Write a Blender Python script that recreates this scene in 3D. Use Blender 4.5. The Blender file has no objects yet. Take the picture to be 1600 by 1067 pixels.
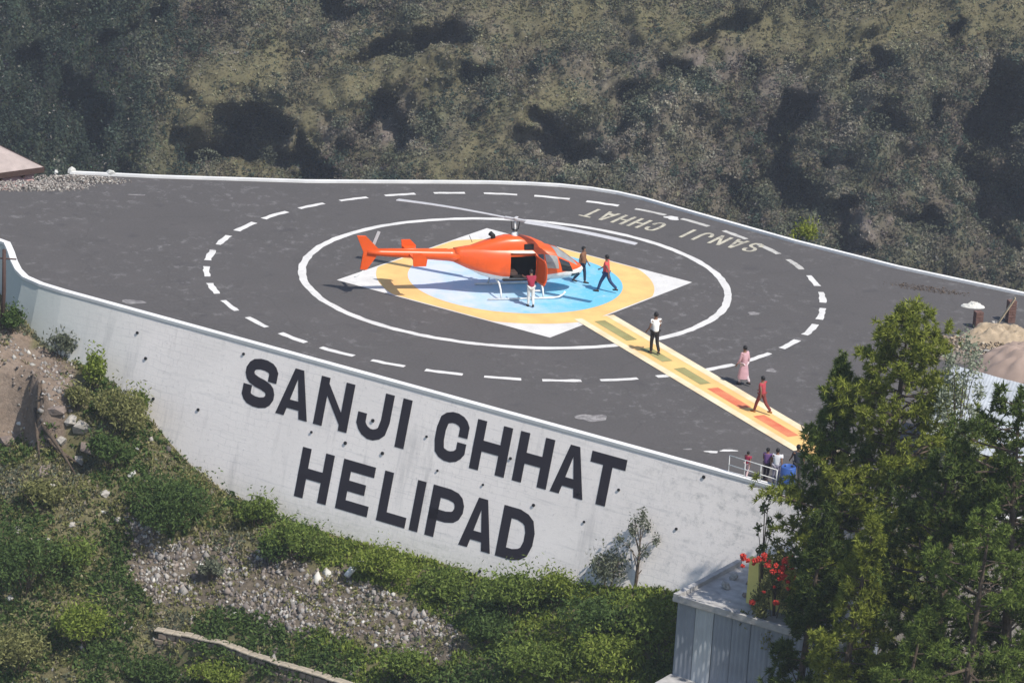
import bpy, bmesh, math, random
import numpy as np
from mathutils import Vector, Matrix

rng = np.random.default_rng(7)
random.seed(7)
scn = bpy.context.scene
col = scn.collection
R = math.radians

# ------------------------------------------------------------------ camera
F_PX, IW, IH = 6500.0, 1600.0, 1067.0
EL, ROLL, DIST, U0, V0 = 0.315878694, 0.0630027313, 183.605789, 805.127014, 438.15278
ce, se = math.cos(EL), math.sin(EL)
FW = np.array([0, ce, -se]); RT = np.array([1.0, 0, 0]); UP = np.cross(RT, FW)
c_, s_ = math.cos(ROLL), math.sin(ROLL)
CR = c_ * RT + s_ * UP
CU = -s_ * RT + c_ * UP
CAM = -(((U0 - IW / 2) / F_PX * DIST) * CR - ((V0 - IH / 2) / F_PX * DIST) * CU + DIST * FW)
cd = bpy.data.cameras.new('camera')
cam = bpy.data.objects.new('camera', cd); col.objects.link(cam)
cd.sensor_width = 36.0; cd.lens = F_PX / IW * 36.0
cd.clip_start = 1.0; cd.clip_end = 3000.0
m4 = Matrix(((CR[0], CU[0], -FW[0], CAM[0]), (CR[1], CU[1], -FW[1], CAM[1]), (CR[2], CU[2], -FW[2], CAM[2]), (0, 0, 0, 1)))
cam.matrix_world = m4
scn.camera = cam

# ------------------------------------------------------------------ light
SUN_EL = R(54.0)
SH = np.array([0.745, -0.667]); SH /= np.linalg.norm(SH)      # horizontal direction towards the sun
SUN = np.array([SH[0] * math.cos(SUN_EL), SH[1] * math.cos(SUN_EL), math.sin(SUN_EL)])
world = bpy.data.worlds.new('World'); scn.world = world; world.use_nodes = True
wn = world.node_tree.nodes; wl = world.node_tree.links
bg = wn['Background']; bg.inputs['Strength'].default_value = 0.13
sky = wn.new('ShaderNodeTexSky'); sky.sky_type = 'NISHITA'; sky.sun_disc = False
sky.sun_elevation = SUN_EL; sky.sun_rotation = math.atan2(SH[0], SH[1])
wl.new(sky.outputs[0], bg.inputs[0])
sl = bpy.data.lights.new('sun', 'SUN'); sl.energy = 4.2; sl.angle = R(0.53); sl.color = (1.0, 0.95, 0.87)
so = bpy.data.objects.new('sun', sl); col.objects.link(so)
so.rotation_euler = Vector(SUN).to_track_quat('Z', 'Y').to_euler(); so.location = (40, -40, 60)
scn.view_settings.view_transform = 'Standard'; scn.view_settings.look = 'None'
scn.view_settings.exposure = 0.15; scn.view_settings.gamma = 1.0
scn.render.engine = 'CYCLES'
scn.cycles.max_bounces = 5; scn.cycles.volume_bounces = 0

# ------------------------------------------------------------------ pixel <-> place
def rays(p):
    p = np.atleast_2d(np.array(p, float))
    return ((p[:, :1] - IW / 2) / F_PX) * CR - ((p[:, 1:] - IH / 2) / F_PX) * CU + FW
def on_z(px, py, z=0.0):
    d = rays((px, py))[0]; return CAM + d * ((z - CAM[2]) / d[2])
def on_y(px, py, y):
    d = rays((px, py))[0]; return CAM + d * ((y - CAM[1]) / d[1])
def pix(P):
    q = np.atleast_2d(P) - CAM
    w = q @ FW
    return np.c_[IW / 2 + F_PX * (q @ CR) / w, IH / 2 - F_PX * (q @ CU) / w]

# ------------------------------------------------------------------ noise
def _h(ix, iy, seed):
    n = (ix.astype(np.int64) * 374761393 + iy.astype(np.int64) * 668265263 + seed * 1442695041) & 0xffffffff
    n = ((n ^ (n >> 13)) * 1274126177) & 0xffffffff
    return ((n ^ (n >> 16)) & 0xffff) / 65535.0
def vnoise(x, y, seed=0):
    x = np.asarray(x, float); y = np.asarray(y, float)
    ix = np.floor(x); iy = np.floor(y); fx = x - ix; fy = y - iy
    fx = fx * fx * (3 - 2 * fx); fy = fy * fy * (3 - 2 * fy)
    a = _h(ix, iy, seed); b = _h(ix + 1, iy, seed); c = _h(ix, iy + 1, seed); d = _h(ix + 1, iy + 1, seed)
    return (a + (b - a) * fx) * (1 - fy) + (c + (d - c) * fx) * fy
def fbm(x, y, seed=0, o=4):
    s = 0; a = 0.5; t = 0
    for k in range(o):
        s = s + a * vnoise(x * 2 ** k + 17.3 * k, y * 2 ** k - 9.1 * k, seed + k); t += a; a *= 0.5
    return s / t - 0.5
def sst(e0, e1, x):
    t = np.clip((x - e0) / (e1 - e0), 0, 1); return t * t * (3 - 2 * t)

# ------------------------------------------------------------------ mesh helpers
def link(name, me, mat=None, parent=None, smooth=False):
    o = bpy.data.objects.new(name, me); col.objects.link(o)
    if mat is not None:
        for m in (mat if isinstance(mat, (list, tuple)) else [mat]): me.materials.append(m)
    if parent is not None: o.parent = parent
    if smooth: me.polygons.foreach_set('use_smooth', [True] * len(me.polygons))
    return o
def mk(name, V, Fc, mat=None, parent=None, smooth=False, idx=None):
    me = bpy.data.meshes.new(name)
    me.from_pydata([tuple(map(float, v)) for v in V], [], [tuple(f) for f in Fc])
    if idx is not None: me.polygons.foreach_set('material_index', list(idx))
    me.update()
    return link(name, me, mat, parent, smooth)
def big(name, V, Q, mat, parent=None, colors=None, smooth=False):
    """V (n,3), Q (m,k) faces all of k corners; colors (n,3) per vertex"""
    me = bpy.data.meshes.new(name)
    V = np.ascontiguousarray(V, dtype=np.float32); Q = np.ascontiguousarray(Q, dtype=np.int32)
    m, k = Q.shape
    me.vertices.add(len(V)); me.vertices.foreach_set('co', V.ravel())
    me.loops.add(m * k); me.loops.foreach_set('vertex_index', Q.ravel())
    me.polygons.add(m); me.polygons.foreach_set('loop_start', np.arange(0, m * k, k, dtype=np.int32))
    if smooth: me.polygons.foreach_set('use_smooth', np.ones(m, dtype=bool))
    if colors is not None:
        a = me.color_attributes.new('Col', 'FLOAT_COLOR', 'POINT')
        a.data.foreach_set('color', np.ascontiguousarray(np.c_[colors, np.ones(len(V))], dtype=np.float32).ravel())
    me.update(calc_edges=True)
    return link(name, me, mat, parent)
def empty(name, loc=(0, 0, 0), rz=0.0):
    o = bpy.data.objects.new(name, None); col.objects.link(o)
    o.location = [float(v) for v in loc]; o.rotation_euler = (0, 0, rz); o.empty_display_size = 0.2
    return o
def tag(o, label, cat, group=None):
    o['label'] = label; o['category'] = cat
    if group: o['group'] = group
    return o
class MB:
    def __init__(s): s.V = []; s.F = []; s.I = []
    def add(s, V, Fc, i=0):
        n = len(s.V); s.V += [tuple(map(float, v)) for v in V]; s.F += [tuple(n + k for k in f) for f in Fc]; s.I += [i] * len(Fc); return s
    def box(s, c, d, i=0, M=None):
        x, y, z = [v / 2 for v in d]
        P = [Vector((a * x, b * y, e * z)) for e in (-1, 1) for b in (-1, 1) for a in (-1, 1)]
        if M is not None: P = [M @ p for p in P]
        P = [p + Vector(c) for p in P]
        return s.add(P, [(0, 2, 3, 1), (4, 5, 7, 6), (0, 1, 5, 4), (2, 6, 7, 3), (0, 4, 6, 2), (1, 3, 7, 5)], i)
    def tube(s, P, rad, n=8, i=0, cap=True):
        P = [Vector(p) for p in P]; k = len(P)
        if not hasattr(rad, '__len__'): rad = [rad] * k
        V = []; Fc = []
        ref = Vector((0.13, 0.27, 0.95))
        for j in range(k):
            t = (P[min(j + 1, k - 1)] - P[max(j - 1, 0)]).normalized()
            a = t.cross(ref)
            if a.length < 1e-3: a = t.cross(Vector((1, 0, 0)))
            a.normalize(); b = t.cross(a)
            for q in range(n):
                w = 2 * math.pi * q / n
                V.append(P[j] + (a * math.cos(w) + b * math.sin(w)) * rad[j])
        for j in range(k - 1):
            for q in range(n):
                Fc.append((j * n + q, j * n + (q + 1) % n, (j + 1) * n + (q + 1) % n, (j + 1) * n + q))
        if cap: Fc.append(tuple(range(n - 1, -1, -1))); Fc.append(tuple((k - 1) * n + q for q in range(n)))
        return s.add(V, Fc, i)
    def build(s, name, mat, parent=None, smooth=False):
        return mk(name, s.V, s.F, mat, parent, smooth, s.I if isinstance(mat, (list, tuple)) else None)
def bevel(o, w=0.02, seg=2):
    b = o.modifiers.new('bevel', 'BEVEL'); b.width = w; b.segments = seg; b.limit_method = 'ANGLE'; return o

# ------------------------------------------------------------------ materials
def newmat(name):
    m = bpy.data.materials.new(name); m.use_nodes = True
    nt = m.node_tree; return m, nt, nt.nodes, nt.links, nt.nodes['Principled BSDF']
def simple(name, c, rough=0.7, var=0.12, scale=6.0, metal=0.0, bump=0.0, spec=0.3):
    m, nt, N, L, p = newmat(name)
    tc = N.new('ShaderNodeTexCoord'); no = N.new('ShaderNodeTexNoise'); no.inputs['Scale'].default_value = scale; no.inputs['Detail'].default_value = 6
    L.new(tc.outputs['Object'], no.inputs['Vector'])
    rp = N.new('ShaderNodeValToRGB'); rp.color_ramp.elements[0].position = 0.3; rp.color_ramp.elements[1].position = 0.7
    rp.color_ramp.elements[0].color = [v * (1 - var) for v in c] + [1]; rp.color_ramp.elements[1].color = [min(1, v * (1 + var)) for v in c] + [1]
    L.new(no.outputs['Fac'], rp.inputs['Fac']); L.new(rp.outputs['Color'], p.inputs['Base Color'])
    p.inputs['Roughness'].default_value = rough; p.inputs['Metallic'].default_value = metal; p.inputs['Specular IOR Level'].default_value = spec
    if bump:
        b = N.new('ShaderNodeBump'); b.inputs['Strength'].default_value = bump; b.inputs['Distance'].default_value = 0.05
        L.new(no.outputs['Fac'], b.inputs['Height']); L.new(b.outputs['Normal'], p.inputs['Normal'])
    return m
def mixc(N, L, fac, a, b, blend='MIX'):
    x = N.new('ShaderNodeMix'); x.data_type = 'RGBA'; x.blend_type = blend
    for sock, v in ((x.inputs['Factor'], fac), (x.inputs['A'], a), (x.inputs['B'], b)):
        if hasattr(v, 'is_linked'): L.new(v, sock)
        elif isinstance(v, (int, float)): sock.default_value = v
        else: sock.default_value = list(v) + [1]
    return x.outputs['Result']
def noise(N, L, vec, scale, detail=6, rough=0.6, mp=None):
    if mp is not None:
        g = N.new('ShaderNodeMapping'); g.inputs['Scale'].default_value = mp; L.new(vec, g.inputs['Vector']); vec = g.outputs[0]
    n = N.new('ShaderNodeTexNoise'); n.inputs['Scale'].default_value = scale; n.inputs['Detail'].default_value = detail; n.inputs['Roughness'].default_value = rough
    L.new(vec, n.inputs['Vector']); return n.outputs['Fac']
def ramp(N, L, v, p0, p1, c0=(0, 0, 0), c1=(1, 1, 1)):
    r = N.new('ShaderNodeValToRGB'); r.color_ramp.elements[0].position = p0; r.color_ramp.elements[1].position = p1
    r.color_ramp.elements[0].color = list(c0) + [1]; r.color_ramp.elements[1].color = list(c1) + [1]
    L.new(v, r.inputs['Fac']); return r.outputs['Color']
def leafmat(name, dark, light, attr=False, trans=0.3):
    m = bpy.data.materials.new(name); m.use_nodes = True; nt = m.node_tree; N = nt.nodes; L = nt.links
    N.remove(N['Principled BSDF'])
    g = N.new('ShaderNodeNewGeometry')
    cr = ramp(N, L, g.outputs['Random Per Island'], 0.0, 1.0, dark, light)
    if attr:
        a = N.new('ShaderNodeAttribute'); a.attribute_name = 'Col'
        cr = mixc(N, L, 1.0, cr, a.outputs['Color'], 'MULTIPLY')
    d = N.new('ShaderNodeBsdfDiffuse'); t = N.new('ShaderNodeBsdfTranslucent'); x = N.new('ShaderNodeMixShader'); x.inputs[0].default_value = trans
    L.new(cr, d.inputs[0]); L.new(cr, t.inputs[0]); L.new(d.outputs[0], x.inputs[1]); L.new(t.outputs[0], x.inputs[2])
    L.new(x.outputs[0], N['Material Output'].inputs['Surface'])
    return m

def asphalt_mat():
    m, nt, N, L, p = newmat('asphalt')
    tc = N.new('ShaderNodeTexCoord').outputs['Object']
    a = noise(N, L, tc, 0.35, 5, 0.6); b = noise(N, L, tc, 9.0, 8, 0.75)
    c = mixc(N, L, ramp(N, L, a, 0.35, 0.68), (0.074, 0.068, 0.066), (0.091, 0.082, 0.080))
    c = mixc(N, L, ramp(N, L, b, 0.3, 0.75), c, (0.117, 0.110, 0.108))
    # repair patches and dark oil
    o = noise(N, L, tc, 0.8, 3, 0.5); c = mixc(N, L, ramp(N, L, o, 0.62, 0.80), c, (0.074, 0.069, 0.071))
    # pale dusty scuffs stretched along the pad
    s1 = noise(N, L, tc, 1.6, 9, 0.75, (1.0, 0.8, 1)); s2 = noise(N, L, tc, 0.16, 2, 0.5)
    sm = N.new('ShaderNodeMath'); sm.operation = 'MULTIPLY'
    L.new(ramp(N, L, s1, 0.54, 0.70), sm.inputs[0]); L.new(ramp(N, L, s2, 0.40, 0.60), sm.inputs[1])
    c = mixc(N, L, sm.outputs[0], c, (0.230, 0.221, 0.217))
    vo = N.new('ShaderNodeTexVoronoi'); vo.feature = 'DISTANCE_TO_EDGE'; vo.inputs['Scale'].default_value = 0.16
    nv = N.new('ShaderNodeTexNoise'); nv.inputs['Scale'].default_value = 0.8; nv.inputs['Detail'].default_value = 8; L.new(tc, nv.inputs['Vector'])
    va = N.new('ShaderNodeVectorMath'); va.operation = 'ADD'; L.new(tc, va.inputs[0]); L.new(nv.outputs['Color'], va.inputs[1]); L.new(va.outputs[0], vo.inputs['Vector'])
    ck = ramp(N, L, vo.outputs['Distance'], 0.002, 0.008, (0.16, 0.16, 0.16), (0, 0, 0)); c = mixc(N, L, ck, c, (0.045, 0.042, 0.042))
    L.new(c, p.inputs['Base Color']); p.inputs['Roughness'].default_value = 0.9; p.inputs['Specular IOR Level'].default_value = 0.2
    bp = N.new('ShaderNodeBump'); bp.inputs['Strength'].default_value = 0.25; bp.inputs['Distance'].default_value = 0.02
    L.new(b, bp.inputs['Height']); L.new(bp.outputs['Normal'], p.inputs['Normal'])
    return m
def paint_mat(name, c, wear=0.5, under=(0.14, 0.13, 0.13), c2=None):
    m, nt, N, L, p = newmat(name)
    tc = N.new('ShaderNodeTexCoord').outputs['Object']
    a = noise(N, L, tc, 2.2, 8, 0.75); b = noise(N, L, tc, 0.9, 3)
    cc = mixc(N, L, ramp(N, L, b, 0.35, 0.65), c, c2 if c2 else [v * 0.86 for v in c])
    cc = mixc(N, L, ramp(N, L, a, 0.78 - 0.25 * wear, 0.98 - 0.25 * wear), cc, under)
    L.new(cc, p.inputs['Base Color']); p.inputs['Roughness'].default_value = 0.75; p.inputs['Specular IOR Level'].default_value = 0.25
    return m
def wall_mat():
    m, nt, N, L, p = newmat('whitewashed_masonry')
    uv = N.new('ShaderNodeUVMap').outputs['UV']
    a = noise(N, L, uv, 0.25, 5); b = noise(N, L, uv, 1.0, 7, 0.7, (1.2, 0.16, 1)); h = noise(N, L, uv, 1.0, 6, 0.65, (0.35, 4.2, 1)); f = noise(N, L, uv, 5.0, 8, 0.75)
    c = mixc(N, L, ramp(N, L, a, 0.35, 0.7), (0.90, 0.84, 0.80), (0.82, 0.765, 0.73))
    c = mixc(N, L, ramp(N, L, h, 0.56, 0.82), c, (0.56, 0.54, 0.53))
    c = mixc(N, L, ramp(N, L, b, 0.55, 0.82), c, (0.50, 0.475, 0.465))
    c = mixc(N, L, ramp(N, L, f, 0.57, 0.76), c, (0.46, 0.435, 0.43))
    # rubble coursing ghosting through the wash
    br = N.new('ShaderNodeTexBrick'); br.inputs['Scale'].default_value = 1.0; br.inputs['Brick Width'].default_value = 0.62; br.inputs['Row Height'].default_value = 0.3
    br.inputs['Mortar Size'].default_value = 0.02; br.inputs['Mortar Smooth'].default_value = 0.6
    wv = N.new('ShaderNodeVectorMath'); wv.operation = 'ADD'
    nz = N.new('ShaderNodeTexNoise'); nz.inputs['Scale'].default_value = 0.7; L.new(uv, nz.inputs['Vector'])
    ms = N.new('ShaderNodeVectorMath'); ms.operation = 'SCALE'; ms.inputs['Scale'].default_value = 0.35; L.new(nz.outputs['Color'], ms.inputs[0])
    L.new(uv, wv.inputs[0]); L.new(ms.outputs[0], wv.inputs[1]); L.new(wv.outputs[0], br.inputs['Vector'])
    g2 = noise(N, L, uv, 0.3, 3)
    mm = N.new('ShaderNodeMath'); mm.operation = 'MULTIPLY'; L.new(br.outputs['Fac'], mm.inputs[0]); L.new(ramp(N, L, g2, 0.40, 0.62), mm.inputs[1])
    mq = N.new('ShaderNodeMath'); mq.operation = 'MULTIPLY'; L.new(mm.outputs[0], mq.inputs[0]); mq.inputs[1].default_value = 0.27
    c = mixc(N, L, mq.outputs[0], c, (0.42, 0.41, 0.42))
    # lichen / damp at the foot and grey-green left end
    sx = N.new('ShaderNodeSeparateXYZ'); L.new(uv, sx.inputs[0])
    gl = N.new('ShaderNodeMapRange'); gl.inputs['From Min'].default_value = 3.5; gl.inputs['From Max'].default_value = -3.0; L.new(sx.outputs['X'], gl.inputs['Value'])
    c = mixc(N, L, gl.outputs['Result'], c, (0.50, 0.53, 0.50))
    lo = N.new('ShaderNodeMapRange'); lo.inputs['From Min'].default_value = -5.3; lo.inputs['From Max'].default_value = -7.4; L.new(sx.outputs['Y'], lo.inputs['Value'])
    lm = N.new('ShaderNodeMath'); lm.operation = 'MULTIPLY'; L.new(lo.outputs['Result'], lm.inputs[0]); L.new(ramp(N, L, f, 0.35, 0.7), lm.inputs[1])
    c = mixc(N, L, lm.outputs[0], c, (0.40, 0.42, 0.30))
    rr_ = N.new('ShaderNodeMapRange'); rr_.inputs['From Min'].default_value = 24; rr_.inputs['From Max'].default_value = 33; L.new(sx.outputs['X'], rr_.inputs['Value'])
    st_ = noise(N, L, uv, 2.2, 9, 0.8); rm_ = N.new('ShaderNodeMath'); rm_.operation = 'MULTIPLY'; L.new(rr_.outputs['Result'], rm_.inputs[0]); L.new(ramp(N, L, st_, 0.50, 0.68), rm_.inputs[1])
    c = mixc(N, L, rm_.outputs[0], c, (0.46, 0.45, 0.44))
    bare = N.new('ShaderNodeMapRange'); bare.inputs['From Min'].default_value = 35.5; bare.inputs['From Max'].default_value = 38.5; L.new(sx.outputs['X'], bare.inputs['Value'])
    c = mixc(N, L, bare.outputs['Result'], c, mixc(N, L, ramp(N, L, f, 0.4, 0.65), (0.27, 0.25, 0.23), (0.17, 0.155, 0.14)))
    L.new(c, p.inputs['Base Color']); p.inputs['Roughness'].default_value = 0.95; p.inputs['Specular IOR Level'].default_value = 0.1
    bp = N.new('ShaderNodeBump'); bp.inputs['Strength'].default_value = 0.35; bp.inputs['Distance'].default_value = 0.03
    L.new(f, bp.inputs['Height']); L.new(bp.outputs['Normal'], p.inputs['Normal'])
    return m
def terrain_mat():
    m, nt, N, L, p = newmat('hill_ground')
    a = N.new('ShaderNodeAttribute'); a.attribute_name = 'Col'
    tc = N.new('ShaderNodeTexCoord').outputs['Object']
    n1 = noise(N, L, tc, 0.9, 8, 0.75); n2 = noise(N, L, tc, 5.0, 8, 0.75)
    c = mixc(N, L, ramp(N, L, n1, 0.35, 0.7), a.outputs['Color'], (0.9, 0.86, 0.8), 'MULTIPLY')
    c = mixc(N, L, ramp(N, L, n2, 0.3, 0.7), mixc(N, L, 1.0, c, (0.62, 0.6, 0.58), 'MULTIPLY'), mixc(N, L, 1.0, c, (1.3, 1.25, 1.2), 'MULTIPLY'))
    L.new(c, p.inputs['Base Color']); p.inputs['Roughness'].default_value = 1.0; p.inputs['Specular IOR Level'].default_value = 0.0
    bp = N.new('ShaderNodeBump'); bp.inputs['Strength'].default_value = 0.7; bp.inputs['Distance'].default_value = 0.25
    L.new(n1, bp.inputs['Height']); L.new(bp.outputs['Normal'], p.inputs['Normal'])
    return m

M = {}
M['asphalt'] = asphalt_mat()
M['white_paint'] = paint_mat('white_road_paint', (0.72, 0.70, 0.67), 0.85, (0.30, 0.28, 0.275))
M['faded_paint'] = paint_mat('faded_road_paint', (0.56, 0.52, 0.41), 1.2)
M['worn_white'] = paint_mat('worn_white_paint', (0.56, 0.54, 0.50), 1.1)
M['dab_paint'] = paint_mat('dusty_paint_dab', (0.36, 0.34, 0.33), 1.5)
M['kerb'] = paint_mat('whitewashed_kerb', (0.82, 0.81, 0.79), 0.35, (0.45, 0.43, 0.41))
M['yellow_paint'] = paint_mat('yellow_paint', (0.80, 0.55, 0.21), 0.40, (0.42, 0.36, 0.27), (0.80, 0.46, 0.18))
M['cream_paint'] = paint_mat('cream_paint', (0.80, 0.72, 0.52), 0.35, (0.4, 0.36, 0.28), (0.74, 0.56, 0.34))
M['red_paint'] = paint_mat('red_paint', (0.62, 0.13, 0.07), 0.45, (0.5, 0.3, 0.2), (0.68, 0.25, 0.12))
M['green_paint'] = paint_mat('green_paint', (0.28, 0.25, 0.10), 0.5, (0.2, 0.19, 0.13), (0.36, 0.34, 0.15))
M['letter'] = paint_mat('black_wall_paint', (0.026, 0.022, 0.030), 0.35, (0.10, 0.095, 0.10), (0.024, 0.02, 0.028))
M['wall'] = wall_mat()
M['terrain'] = terrain_mat()
M['orange'] = simple('orange_aircraft_paint', (0.79, 0.105, 0.014), 0.32, 0.06, 2.0, spec=0.5)
M['aircraft_white'] = simple('white_aircraft_paint', (0.80, 0.76, 0.72), 0.35, 0.06, 2.0, spec=0.5)
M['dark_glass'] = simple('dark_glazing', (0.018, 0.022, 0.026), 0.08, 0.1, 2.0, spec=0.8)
M['pale_glass'] = simple('sun_toned_glazing', (0.30, 0.30, 0.29), 0.12, 0.2, 3.0, spec=0.8)  # sun on the panes is put into this pale base colour
M['cabin'] = simple('cabin_lining', (0.025, 0.022, 0.024), 0.9)
M['blade'] = simple('rotor_blade_grey', (0.52, 0.51, 0.52), 0.5, 0.08)
M['tube_white'] = simple('white_enamel_tube', (0.72, 0.72, 0.70), 0.4)
M['black'] = simple('black_rubber', (0.015, 0.015, 0.016), 0.7)
M['bark'] = simple('bark', (0.10, 0.075, 0.055), 0.95, 0.35, 8, bump=0.6)
M['rock'] = simple('pale_rock', (0.36, 0.335, 0.30), 0.95, 0.3, 3.0, bump=0.6)
M['rock_brown'] = simple('brown_rock', (0.22, 0.175, 0.15), 0.95, 0.3, 3.0, bump=0.6)
M['rock_white'] = simple('white_rock', (0.58, 0.57, 0.53), 0.9, 0.15, 3.0, bump=0.4)
M['stone_wall'] = simple('earthy_masonry', (0.24, 0.185, 0.145), 0.95, 0.35, 3.5, bump=0.7)
M['coping'] = simple('pale_coping', (0.36, 0.31, 0.24), 0.9, 0.25, 4.0, bump=0.4)
M['skin'] = simple('skin', (0.23, 0.12, 0.075), 0.55, 0.05)
M['hair'] = simple('black_hair', (0.012, 0.010, 0.010), 0.5)
M['concrete'] = simple('pale_concrete', (0.40, 0.385, 0.37), 0.9, 0.25, 2.5, bump=0.4)
M['sheet'] = simple('grey_sheet_metal', (0.27, 0.295, 0.34), 0.55, 0.12, 1.2, metal=0.15)
M['sheet_pale'] = simple('pale_sheet_metal', (0.47, 0.50, 0.53), 0.5, 0.1, 1.5, metal=0.15)
M['roof_white'] = simple('pale_corrugated_sheet', (0.44, 0.465, 0.49), 0.7, 0.2, 1.2)
M['pink_wall'] = simple('pink_plaster', (0.74, 0.45, 0.42), 0.9, 0.08, 2.0)
M['pink_roof'] = simple('dusty_pink_tin', (0.40, 0.33, 0.30), 0.7, 0.15, 2.0)
M['dark_wood'] = simple('dark_timber', (0.075, 0.045, 0.038), 0.8)
M['wood'] = simple('raw_timber', (0.45, 0.36, 0.24), 0.85, 0.2, 5)
M['brick'] = simple('red_brick', (0.15, 0.085, 0.07), 0.95, 0.25, 6)
M['tarp'] = simple('brown_canvas', (0.34, 0.255, 0.21), 0.9, 0.12, 1.5, bump=0.3)
M['sand'] = simple('sandy_earth', (0.38, 0.30, 0.21), 1.0, 0.25, 3.0, bump=0.5)
M['dust'] = simple('dusty_ground', (0.20, 0.165, 0.14), 1.0, 0.3, 2.0, bump=0.3)
M['blue_plastic'] = simple('blue_plastic', (0.045, 0.11, 0.36), 0.4, 0.12, 3)
M['yellow_wall'] = simple('yellow_plaster', (0.72, 0.62, 0.20), 0.85, 0.1, 2)
M['petal_red'] = simple('red_petals', (0.50, 0.045, 0.03), 0.7, 0.3, 9)

# ------------------------------------------------------------------ pad frame and retaining wall line
P0 = np.array([-18.01, -6.76, 0.0])
ang = R(-32.42); D = np.array([math.cos(ang), math.sin(ang), 0]); NH = np.array([D[1], -D[0], 0])
if NH[1] > 0: NH = -NH
BT = R(13.8)
NW = NH * math.cos(BT) + np.array([0, 0, math.sin(BT)])
VW = -NH * math.sin(BT) + np.array([0, 0, math.cos(BT)])
base_px = [(-30, -1.3), (-6, -1.3), (-3.41, -1.6), (-2.35, -2.2), (-0.82, -2.7), (1.33, -2.95), (4.4, -4.3), (6.38, -5.45), (8.58, -6.25), (11.65, -6.6), (15.56, -6.65), (19.96, -6.5), (21.87, -6.6), (25.93, -5.75), (30.17, -4.95), (33, -5.0), (60, -5.5)]
bs = np.array([b[0] for b in base_px]); bv = np.array([b[1] for b in base_px])
far_edge = [(-40, 7.6), (-24.8, 8.2), (-22.9, 9.8), (-21.2, 12.3), (-17, 12.55), (-10.1, 13.35), (-6.5, 14.1), (-3.5, 14.75), (-1.5, 15.15), (0.2, 15.35), (1.8, 15.4), (3.2, 15.2), (4.5, 14.75), (5.7, 14.05), (8.6, 11.75), (12.7, 8.5), (17.2, 5.45), (22.7, 2.5), (34, -3.2)]
near_edge = [(-40, 1.2), (-26, 1.15), (-23.2, 1.0), (-22.65, 0.5), (-22.3, -0.8), (-22.0, -2.1), (-21.65, -3.3), (-21.2, -4.3), (-20.4, -5.15), (-19.3, -5.95), (-18.01, -6.76)]
for s in np.arange(1.5, 39, 1.5): near_edge.append(tuple((P0 + D * s)[:2]))
near_edge += [(17.5, -27.2), (22, -26), (34, -21)]

# ------------------------------------------------------------------ terrain
HY0 = 225.0
def hill_base(x, y): return -84 + 0.85 * (y - HY0) + 0 * x
# recesses in the far hillside: pixel ellipse (cx, cy, rx, ry, tilt), metres deep
GUL = [(390, 235, 95, 44, -12, 9.5), (300, 215, 55, 60, -35, 6), (615, 80, 78, 26, -14, 7), (490, 262, 60, 28, 5, 7), (600, 215, 52, 55, 0, 4.5),
       (885, 215, 70, 26, 12, 5.5), (850, 245, 60, 18, 5, 4), (1185, 225, 48, 95, 8, 10.5), (1240, 300, 55, 60, -20, 8), (1545, 210, 62, 130, 6, 12), (1590, 330, 60, 70, 0, 9),
       (1400, 190, 40, 30, -30, 5), (690, 40, 40, 22, -20, 5), (1300, 345, 60, 34, 20, 7.5), (1050, 120, 36, 26, 20, 4), (760, 120, 30, 16, -30, 3.5),
       (1440, 360, 34, 26, 0, 5), (220, 60, 60, 30, -40, 4), (130, 180, 40, 60, 10, 5), (1330, 110, 28, 36, 10, 4.5), (960, 160, 30, 24, 0, 3.5), (520, 20, 60, 16, -10, 4),
       (1120, 55, 40, 18, -15, 4), (1470, 60, 40, 22, -10, 4.5), (1660, 150, 60, 90, 0, 8), (-60, 150, 60, 90, 0, 7), (60, 120, 36, 50, 15, 4)]
RID = [((230, 290), (330, 170), (430, 120), 46, 4.0), ((430, 240), (560, 140), (760, 90), 40, 3.5), ((700, 265), (820, 190), (940, 120), 34, 3.0), ((980, 330), (1010, 200), (1040, 60), 60, 3.5), ((1330, 420), (1350, 260), (1400, 100), 60, 4.0)]
def seg_dist(u, v, a, b):
    ax, ay = a; bx, by = b; dx, dy = bx - ax, by - ay
    t = np.clip(((u - ax) * dx + (v - ay) * dy) / (dx * dx + dy * dy), 0, 1)
    return np.hypot(u - ax - t * dx, v - ay - t * dy)
def hill_feat(x, y):
    zb = hill_base(x, y)
    uv = pix(np.c_[x.ravel(), y.ravel(), zb.ravel()]); u = uv[:, 0].reshape(x.shape); v = uv[:, 1].reshape(x.shape)
    return u, v
HDIR = np.array([0.0, 0.955, -0.297])          # relief runs into / out of the slope along this direction
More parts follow.
